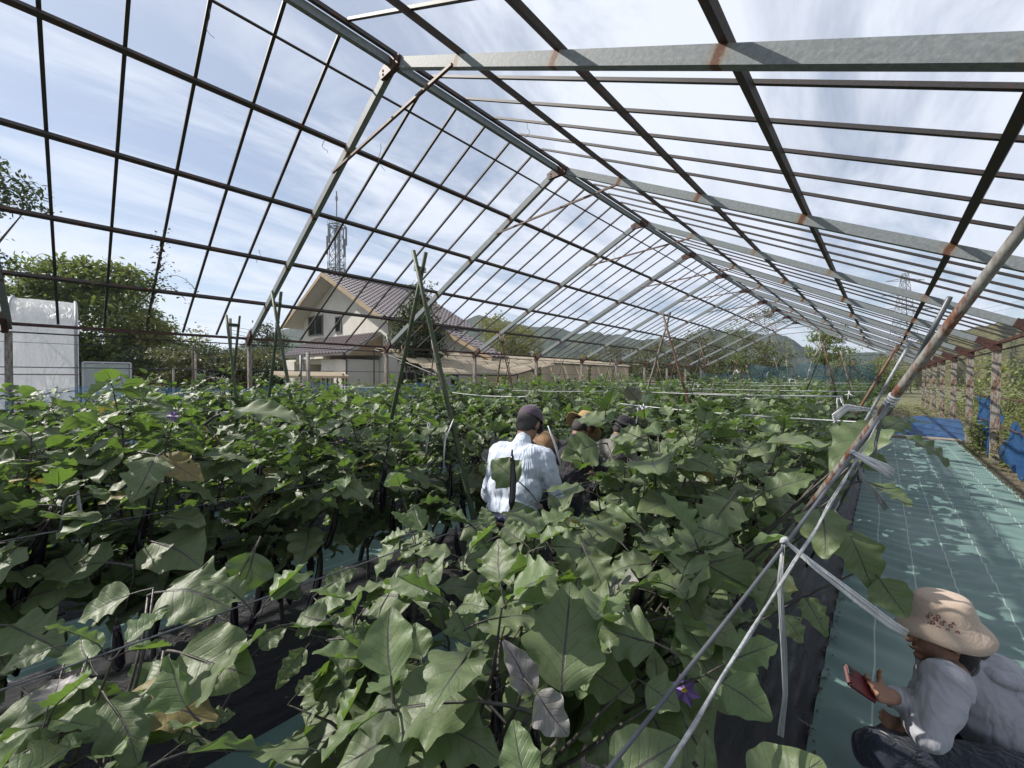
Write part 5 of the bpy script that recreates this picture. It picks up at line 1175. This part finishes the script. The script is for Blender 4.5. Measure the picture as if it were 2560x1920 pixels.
def blob(name, mb, mat, parent, vox=.010, it=6, disp=None):
    """one continuous surface: union of overlapping volumes, smoothed"""
    me = mb.mesh(name, mat); o = link(name, me, parent)
    bm2 = bmesh.new(); bm2.from_mesh(me); bmesh.ops.recalc_face_normals(bm2, faces=bm2.faces); bm2.to_mesh(me); bm2.free()
    r = o.modifiers.new('r', 'REMESH'); r.mode = 'VOXEL'; r.voxel_size = vox; r.use_smooth_shade = True
    s = o.modifiers.new('s', 'SMOOTH'); s.factor = .6; s.iterations = it
    if disp:
        tx = bpy.data.textures.new('folds', 'CLOUDS'); tx.noise_scale = disp[1]; tx.noise_depth = 2
        dm = o.modifiers.new('d', 'DISPLACE'); dm.texture = tx; dm.strength = disp[0]; dm.mid_level = .5; dm.texture_coords = 'LOCAL'
        s2 = o.modifiers.new('s2', 'SMOOTH'); s2.factor = .4; s2.iterations = 1
    return o
def frame(fwd, up=(0, 0, 1)):
    y = Vector(fwd).normalized(); z = Vector(up); x = y.cross(z).normalized(); z = x.cross(y); return Matrix((x, y, z)).transposed()
def lathe(name, prof, mat, parent, Mx, n=28, ell_=(1, 1), wav=0.):
    mb = MB(); vs = []
    for k, (r, z) in enumerate(prof):
        for j in range(n):
            a = 2 * PI * j / n; vs.append(Vector((r * ell_[0] * math.cos(a), r * ell_[1] * math.sin(a), z + wav * math.sin(a * 3 + 1) * (r / prof[-1][0]) ** 3)))
    fs = [(k * n + j, k * n + (j + 1) % n, (k + 1) * n + (j + 1) % n, (k + 1) * n + j) for k in range(len(prof) - 1) for j in range(n)]; fs.append(tuple(range(n - 1, -1, -1)))
    mb.add(vs, fs); o = mb.build(name, mat, parent, True); o.matrix_local = Mx; sm = o.modifiers.new('t', 'SOLIDIFY'); sm.thickness = .003; return o
def head(mb, c, F, s=1.0):
    c = Vector(c)
    ell(mb, c + F @ Vector((0, -.008, .028)) * s, (.076 * s, .094 * s, .092 * s), F)
    ell(mb, c + F @ Vector((0, .030, -.045)) * s, (.055 * s, .062 * s, .060 * s), F)
    capsule(mb, c + F @ Vector((0, .088, .008)) * s, c + F @ Vector((0, .108, -.022)) * s, .010 * s, .015 * s, 8)
    ell(mb, c + F @ Vector((0, .090, -.058)) * s, (.022 * s, .012 * s, .010 * s), F, 8)
    ell(mb, c + F @ Vector((0, .078, -.092)) * s, (.022 * s, .020 * s, .016 * s), F, 8)
    for sx in (-1, 1): ell(mb, c + F @ Vector((sx * .078, -.004, -.008)) * s, (.009 * s, .018 * s, .031 * s), F, 8)
def hand(mb, w, d, n, side, s=1.0, curl=.8, thumb_in=.4):
    """w wrist, d pointing direction, n palm normal (fingers curl toward it)"""
    w = Vector(w); d = Vector(d).normalized(); n = Vector(n); x = d.cross(n).normalized() * side; n = x.cross(d) * side; n.normalize()
    k = w + d * .085 * s
    for o in (-.030, -.010, .010, .028): capsule(mb, w + d * .012 * s + x * o * .7 * s, k + x * o * s, .015 * s, .013 * s, 8, 3)
    for i, (o, L) in enumerate(((.032, .072), (.011, .080), (-.011, .074), (-.031, .058))):
        p = k + x * o * s; a = .15 + curl * .45; r = .0095
        for j, q in enumerate((.46, .31, .23)):
            dd = d * math.cos(a) + n * math.sin(a); e = p + dd * L * q * s; capsule(mb, p, e, r * s, (r - .001) * s, 8, 3); p = e; a += curl * .75; r -= .0009
    b = w + d * .022 * s + x * .026 * s; e = b + (d * .55 + x * .75 + n * thumb_in).normalized() * .038 * s; capsule(mb, b, e, .013 * s, .011 * s, 8, 3)
    g = e + (d * .9 + x * .1 + n * thumb_in * 1.4).normalized() * .034 * s; capsule(mb, e, g, .0105 * s, .009 * s, 8, 3); h = g + (d * .8 - x * .2 + n * thumb_in * 1.6).normalized() * .026 * s; capsule(mb, g, h, .009 * s, .008 * s, 8, 3)

def worker(loc, face, label, top=1.62, bend=.25, shirt='whiteshirt', hat='cap', hatm='purplecap', pants='jeans', arms=((.9, .5), (.9, .5)), glove=True, hairy=True, head_tilt=.35, crouch=0.):
    """standing or stooping person facing 'face' (radians, 0 = +y); arms are (forward, down) reach of each hand"""
    t = thing('person', label, 'person', loc, 0, None); k = top / 1.70
    Fz = Matrix.Rotation(face, 3, 'Z'); 
    def Q(x, y, z): return Fz @ Vector((x, y, z)) * k
    hipz = .92 - crouch; sb, cb = math.sin(bend), math.cos(bend)
    def U(x, y, z): return Q(x, y * cb + z * sb + (-.05 - crouch * .25), hipz + z * cb - y * sb)   # trunk frame above the hips
    neck = U(0, 0, .53); hd = U(0, .05, .66); hp = Q(0, 0, 0)
    HF = Fz @ Matrix.Rotation(-(bend + head_tilt), 3, 'X')
    body = MB(); head(body, hd, HF, k); capsule(body, U(0, 0, .42), hd + (HF @ Vector((0, -.03, -.02))), .055 * k, .052 * k); capsule(body, U(0, 0, 0), U(0, 0, .42), .07 * k, .06 * k)
    sh = MB(); capsule(sh, U(-.05, 0, .06), U(.05, 0, .06), .135 * k, .135 * k, 16, 5, (Fz @ Vector((0, 1, 0)), .80)); capsule(sh, U(-.06, 0, .22), U(.06, 0, .22), .135 * k, .135 * k, 16, 5, (Fz @ Vector((0, 1, 0)), .82)); capsule(sh, U(-.08, -.01, .38), U(.08, -.01, .38), .125 * k, .125 * k, 16, 5, (Fz @ Vector((0, 1, 0)), .85)); capsule(sh, U(-.14, -.01, .455), U(.14, -.01, .455), .068 * k, .068 * k); capsule(sh, U(0, -.01, .46), U(0, .0, .545), .085 * k, .062 * k)
    for i, sx in enumerate((-1, 1)):
        S0 = U(sx * .185, 0, .44); fw, dn = arms[i]; H = S0 + Q(sx * -.02, fw * .48, -dn * .55); E = S0.lerp(H, .5) + Q(sx * .10, -.08, -.06); 
        capsule(sh, S0, E, .064 * k, .053 * k); capsule(sh, E, E.lerp(H, .92), .052 * k, .038 * k); capsule(body, S0, E, .034 * k, .030 * k); capsule(body, E, H, .028 * k, .024 * k)
        hm = MB() if glove else body; hand(hm, H, (H - E), Q(-sx, 0, -.3), sx, 1.12 * k, .8)
        if glove: capsule(hm, H - (H - E).normalized() * .05, H, .032 * k, .028 * k, 10, 3); blob('glove', hm, M['glove'], t, .007, 3)
    blob('body', body, M['skin'], t, .010, 4); blob('shirt', sh, M[shirt], t, .010, 4, (.035, .11))
    lg = MB(); ank = []
    for sx in (-1, 1):
        hj = Q(sx * .09, -.05 - crouch * .25, hipz - .02); an = Q(sx * .13, .02, .09); kn = hj.lerp(an, .5) + Q(0, .04 + crouch * .75, crouch * .15); capsule(lg, hj, kn, .098 * k, .068 * k); capsule(lg, kn, an, .064 * k, .052 * k); ank.append(an)
    capsule(lg, Q(-.07, -.05 - crouch * .25, hipz + .02), Q(.07, -.05 - crouch * .25, hipz + .02), .118 * k, .118 * k, 16, 5, (Fz @ Vector((0, 1, 0)), .92)); blob('trousers', lg, M[pants], t, .014, 5, (.02, .08))
    for an in ank:
        b = MB(); capsule(b, an + Q(0, -.03, -.04), an + Q(0, .15, -.055), .045 * k, .038 * k, 12, 4, ((0, 0, 1), .8)); b.build('boot', M['black'], t, True)
    X = Matrix.Translation(hd) @ HF.to_4x4()
    if hairy:
        h = MB(); ell(h, hd + HF @ Vector((0, -.020, .020)) * k, (.079 * k, .092 * k, .086 * k), HF); ell(h, hd + HF @ Vector((0, -.055, -.03)) * k, (.064 * k, .045 * k, .055 * k), HF); blob('hair', h, M['hair'], t, .010, 2)
    if hat == 'cap':
        lathe('cap', [(.012 * k, .138 * k), (.045 * k, .130 * k), (.072 * k, .108 * k), (.088 * k, .078 * k), (.093 * k, .050 * k), (.095 * k, .034 * k)], M[hatm], t, X, 24, (.93, 1.10))
        b = MB(); n = 10; b.add([(math.cos(PI * j / n) * .080 * k, math.sin(PI * j / n) * (.085 + .085 * r) * k, (.022 - .012 * r * math.sin(PI * j / n)) * k) for r in (0, 1) for j in range(n + 1)], [(j, j + 1, n + 2 + j, n + 1 + j) for j in range(n)]); o = b.build('cap_brim', M[hatm], t, True); o.matrix_local = X; o.modifiers.new('t', 'SOLIDIFY').thickness = .004
        b = MB()
        for j in range(7): b.tube([(-.03 + .009 * j, -.1045 + .002 * abs(j - 3), .040 + .004 * (j % 2)), (-.027 + .009 * j, -.104 + .002 * abs(j - 3), .047 - .003 * (j % 3))], .0013, 4)
        o = b.build('cap_lettering', M['tie'], t); o.matrix_local = X @ Matrix.Scale(k, 4)
    else:
        br = .165 if hat == 'wide' else .13
        lathe('hat', [(.012 * k, .140 * k), (.055 * k, .136 * k), (.082 * k, .115 * k), (.092 * k, .060 * k), (.096 * k, .035 * k), (.125 * k, .026 * k), (br * k, .008 * k)], M[hatm], t, X, 28, (.96, 1.08), .012)
    return t, Q, U
t1, Q, U = worker((-1.80, 1.98, -.05), R(12), 'person in white shirt, purple cap and jeans stooping among the rows', 1.74, .30, 'whiteshirt', 'cap', 'purplecap', arms=((.45, .95), (.45, .9)), head_tilt=.25)
m = MB(); F12 = Matrix.Rotation(R(12), 3, 'Z'); n = 26
ring = [(F12 @ Vector((.158 * math.cos(a), .128 * math.sin(a), 0))) + Q(0, -.045, .955) for a in np.linspace(0, 2 * PI, n)]
m.tube(ring, .014, 6); m.build('belt', M['belt'], t1, True)
m = MB(); ring = [(F12 @ Vector((.155 * math.cos(a), .125 * math.sin(a), 0))) + Q(0, -.035, .985) for a in np.linspace(0, 2 * PI, n)]; m.tube(ring, .018, 6); m.build('waistband', M['navy'], t1, True)
worker((-1.90, 2.72, -.10), R(-8), 'person in straw hat and charcoal collared shirt bending to the left', 1.70, .32, 'darkshirt', 'wide', 'straw', pants='black' if False else 'jeans', arms=((.8, .5), (.9, .5)), glove=False, head_tilt=.45)
worker((-1.98, 3.55, -.12), R(-20), 'person in black brimmed hat and olive grey work shirt', 1.62, .30, 'vest', 'brim', 'blackhat', arms=((.7, .4), (.7, .5)), head_tilt=.3)
worker((-2.28, 2.62, .01), R(-60), 'person in brown straw hat half hidden behind the white shirt', 1.50, .35, 'darkshirt', 'wide', 'brownhat', arms=((.7, .6), (.7, .6)), glove=False, crouch=.10)

# ------------------------------------------------------------ crouching person with the phone
cp = thing('person', 'crouching person in beige bucket hat and light grey sweatshirt on the green mat', 'person', (.5, 2.5, .02)); O = Vector((.5, 2.5, .02))
def A(zx, zy, f): return at(2040 + .3134 * zx, 1400 + .3134 * zy, f) - O
FD = Vector((-.86, -.48, -.12)); HF = frame(FD)
HC = A(985, 590, 1.66); NB = A(1120, 800, 1.72)
shn, shf = A(1040, 985, 1.52), A(1000, 860, 1.90); eln = A(900, 1390, 1.44); hdn = A(745, 1285, 1.52); elf = A(880, 1190, 1.72); wrf = A(600, 1085, 1.53)
hip1 = A(1720, 1560, 1.62); hipn, hipf = hip1 + Vector((.05, -.14, -.02)), hip1 + Vector((-.05, .16, -.02)); bk = A(1420, 1080, 1.70); chest = A(1180, 1050, 1.72)
kn = A(500, 1540, 1.52); kf = A(620, 1500, 1.80)
HF = frame(FD)
body = MB(); head(body, HC, HF, 1.0); capsule(body, HC + HF @ Vector((0, -.03, -.05)), NB, .052, .058); capsule(body, NB, hip1, .08, .11); capsule(body, NB, shf, .05, .05); capsule(body, NB, shn, .05, .05); capsule(body, shf, elf, .040, .035); capsule(body, elf, wrf, .034, .026); capsule(body, shn, eln, .04, .035); capsule(body, eln, hdn, .034, .026)
pc = A(330, 975, 1.50); hd_ = (A(455, 1040, 1.52) - wrf)
hand(body, wrf, hd_, V_Z * .8 - V_F * .45, 1, .92, .55, .7)
hand(body, hdn, (hdn - eln) + V_Z * -.08, V_F * .5 - V_R * .3, 1, .9, 1.0)
blob('body', body, M['skin'], cp, .0055, 3)
for sx in (-1, 1):
    e = MB(); ell(e, HC + HF @ Vector((sx * .032, .083, .010)), (.011, .006, .006), HF, 8); e.build('eye', M['black'], cp, True)
e = MB(); ell(e, HC + HF @ Vector((0, .104, -.058)), (.018, .003, .0025), HF, 8); e.build('mouth', M['belt'], cp, True)
hr = MB(); ell(hr, HC + HF @ Vector((0, -.026, .026)), (.084, .094, .090), HF); ell(hr, HC + HF @ Vector((0, -.062, -.050)), (.072, .050, .080), HF); blob('hair', hr, M['hair'], cp, .008, 2)
sh = MB(); capsule(sh, NB + Vector((0, 0, -.06)), hip1, .125, .17, 18, 5); capsule(sh, bk, hip1, .15, .165, 18, 5); capsule(sh, shf, shn, .082, .080); capsule(sh, chest, bk, .12, .15); capsule(sh, NB + Vector((.02, 0, -.03)), NB + Vector((.12, .06, -.03)), .075, .085)
capsule(sh, shn, shn.lerp(eln, .6), .074, .064); capsule(sh, shn.lerp(eln, .6), eln, .064, .056); capsule(sh, eln, eln.lerp(hdn, .85), .054, .036); capsule(sh, shf, elf, .082, .066); capsule(sh, elf, elf.lerp(wrf, .90), .060, .040)
blob('sweatshirt', sh, M['greyjacket'], cp, .009, 4, (.030, .11))
cf = MB(); c = wrf.lerp(elf, .10); d = (elf - wrf).normalized(); cf.tube([c, c + d * .012, c + d * .05, c + d * .06], [.037, .041, .042, .037], 16); cf.build('cuff', M['greyjacket'], cp, True)
co = MB(); capsule(co, NB + Vector((-.03, -.03, .03)), NB + Vector((.03, .05, .03)), .072, .074); capsule(co, NB, HC + HF @ Vector((0, -.05, -.10)), .07, .06); capsule(co, NB + Vector((-.05, -.04, -.03)), NB + Vector((-.03, .04, -.02)), .05, .05); blob('collar', co, M['darkshirt'], cp, .010, 3)
hd2 = MB(); capsule(hd2, NB + Vector((.10, -.02, .0)), NB + Vector((.26, .12, -.06)), .055, .07, 14, 4, ((0, 0, 1), .6)); blob('hood', hd2, M['greyjacket'], cp, .011, 4, (.03, .08))
lg = MB()
for hp_, k_, off in ((hipn, kn, Vector((.30, .10, 0))), (hipf, kf, Vector((.26, .16, 0)))):
    ft = Vector((k_.x + off.x, k_.y + off.y, .09)); capsule(lg, hp_, k_, .115, .082); capsule(lg, k_, ft, .075, .055); b = MB(); capsule(b, ft + Vector((.03, .02, -.03)), ft + Vector((-.16, -.08, -.045)), .045, .038, 12, 4, ((0, 0, 1), .8)); b.build('boot', M['black'], cp, True)
capsule(lg, hipn, hipf, .14, .14); blob('trousers', lg, M['jeans'], cp, .012, 5, (.02, .08))
HX = Matrix.Translation(HC + HF @ Vector((0, -.016, .022))) @ (HF @ Matrix.Rotation(R(3), 3, 'X')).to_4x4()
prof = [(.010, .142), (.040, .141), (.064, .136), (.076, .126), (.085, .095), (.094, .060), (.098, .046), (.112, .028), (.126, .008), (.137, -.014)]
lathe('bucket_hat', prof, M['beigehat'], cp, HX, 44, (.97, 1.10), .010)
for rr, zz in ((.1005, .043), (.108, .033), (.116, .0225), (.124, .0105), (.132, -.004)):
    m = MB(); m.tube([(rr * .97 * math.cos(a), rr * 1.10 * math.sin(a), zz + .0028 + .010 * math.sin(a * 3 + 1) * (rr / .137) ** 3) for a in np.linspace(0, 2 * PI, 45)], .0007, 4); o = m.build('stitching', M['beigehat'], cp); o.matrix_local = HX
# embroidered rings on the side of the crown that faces the camera
m = MB(); rg = random.Random(2)
ca = math.atan2(*(((HF.inverted() @ (Vector((0, 0, CH)) - O - HC)).yx))) 
for i in range(16):
    a = ca - .42 + .08 * (i % 11) + rg.uniform(-.01, .01); z = .062 + .010 * (i // 11) - .014 * ((i * 5) % 3) + rg.uniform(-.003, .003) + .012; r0 = .0955 - (z - .055) * .28; rr = rg.uniform(.0035, .0065)
    nrm = Vector((math.cos(a), math.sin(a), .25)).normalized(); c = Vector((r0 * .97 * math.cos(a), r0 * 1.10 * math.sin(a), z)) + nrm * .004; tx = Vector((-math.sin(a), math.cos(a), 0)); tz = nrm.cross(tx)
    m.tube([c + (tx * math.cos(b) + tz * math.sin(b)) * rr for b in np.linspace(0, 2 * PI, 10)], .0014, 4)
o = m.build('embroidery', M['emb'], cp); o.matrix_local = HX
# phone in its red case, back toward the camera
pd = (A(160, 860, 1.47) - A(470, 1075, 1.50)).normalized(); pn = (V_F * -.55 + V_Z * .55 + V_R * .15); px_ = pd.cross(pn).normalized(); pn = px_.cross(pd)
ph = thing('phone', 'phone in a dark red case held out by the crouching person', 'phone', A(352, 985, 1.505) + O)
X = Matrix((px_, pd, pn)).transposed().to_4x4()
bmx = bmesh.new(); bmesh.ops.create_cube(bmx, size=1); bmesh.ops.scale(bmx, vec=(.074, .150, .0105), verts=bmx.verts); bmesh.ops.bevel(bmx, geom=[e for e in bmx.edges if abs((e.verts[0].co - e.verts[1].co).z) > .005], offset=.010, segments=4, affect='EDGES'); bmesh.ops.bevel(bmx, geom=[e for e in bmx.edges if abs((e.verts[0].co - e.verts[1].co).z) < .001], offset=.002, segments=2, affect='EDGES')
me = bpy.data.meshes.new('case'); bmx.to_mesh(me); bmx.free(); me.materials.append(M['redcase']); link('case', me, ph, X)
m = MB(); m.box((0, 0, -.0058), (.068, .143, .0012)); o = m.build('screen', M['lens'], ph); o.matrix_local = X
m = MB(); m.box((.018, .056, .0065), (.026, .028, .003)); o = m.build('camera_bump', M['black'], ph); o.matrix_local = X
m = MB(); m.tube([(.018, .062, .0075), (.018, .062, .0092)], .0055, 14); m.tube([(.018, .049, .0075), (.018, .049, .0092)], .0045, 14); o = m.build('lens', M['lens'], ph); o.matrix_local = X

# ------------------------------------------------------------ thin autumn haze over the valley
hzm = bpy.data.materials.new('haze air'); hzm.use_nodes = True; t = hzm.node_tree; t.nodes.clear()
pv = t.nodes.new('ShaderNodeVolumePrincipled'); pv.inputs['Color'].default_value = (.72, .82, 1.0, 1); pv.inputs['Density'].default_value = .00024; pv.inputs['Anisotropy'].default_value = .2
ou = t.nodes.new('ShaderNodeOutputMaterial'); LK(t, pv.outputs[0], ou.inputs['Volume'])
m = MB(); m.box((0, 0, 70), (5200, 5200, 146)); o = m.build('haze', hzm); o['kind'] = 'stuff'
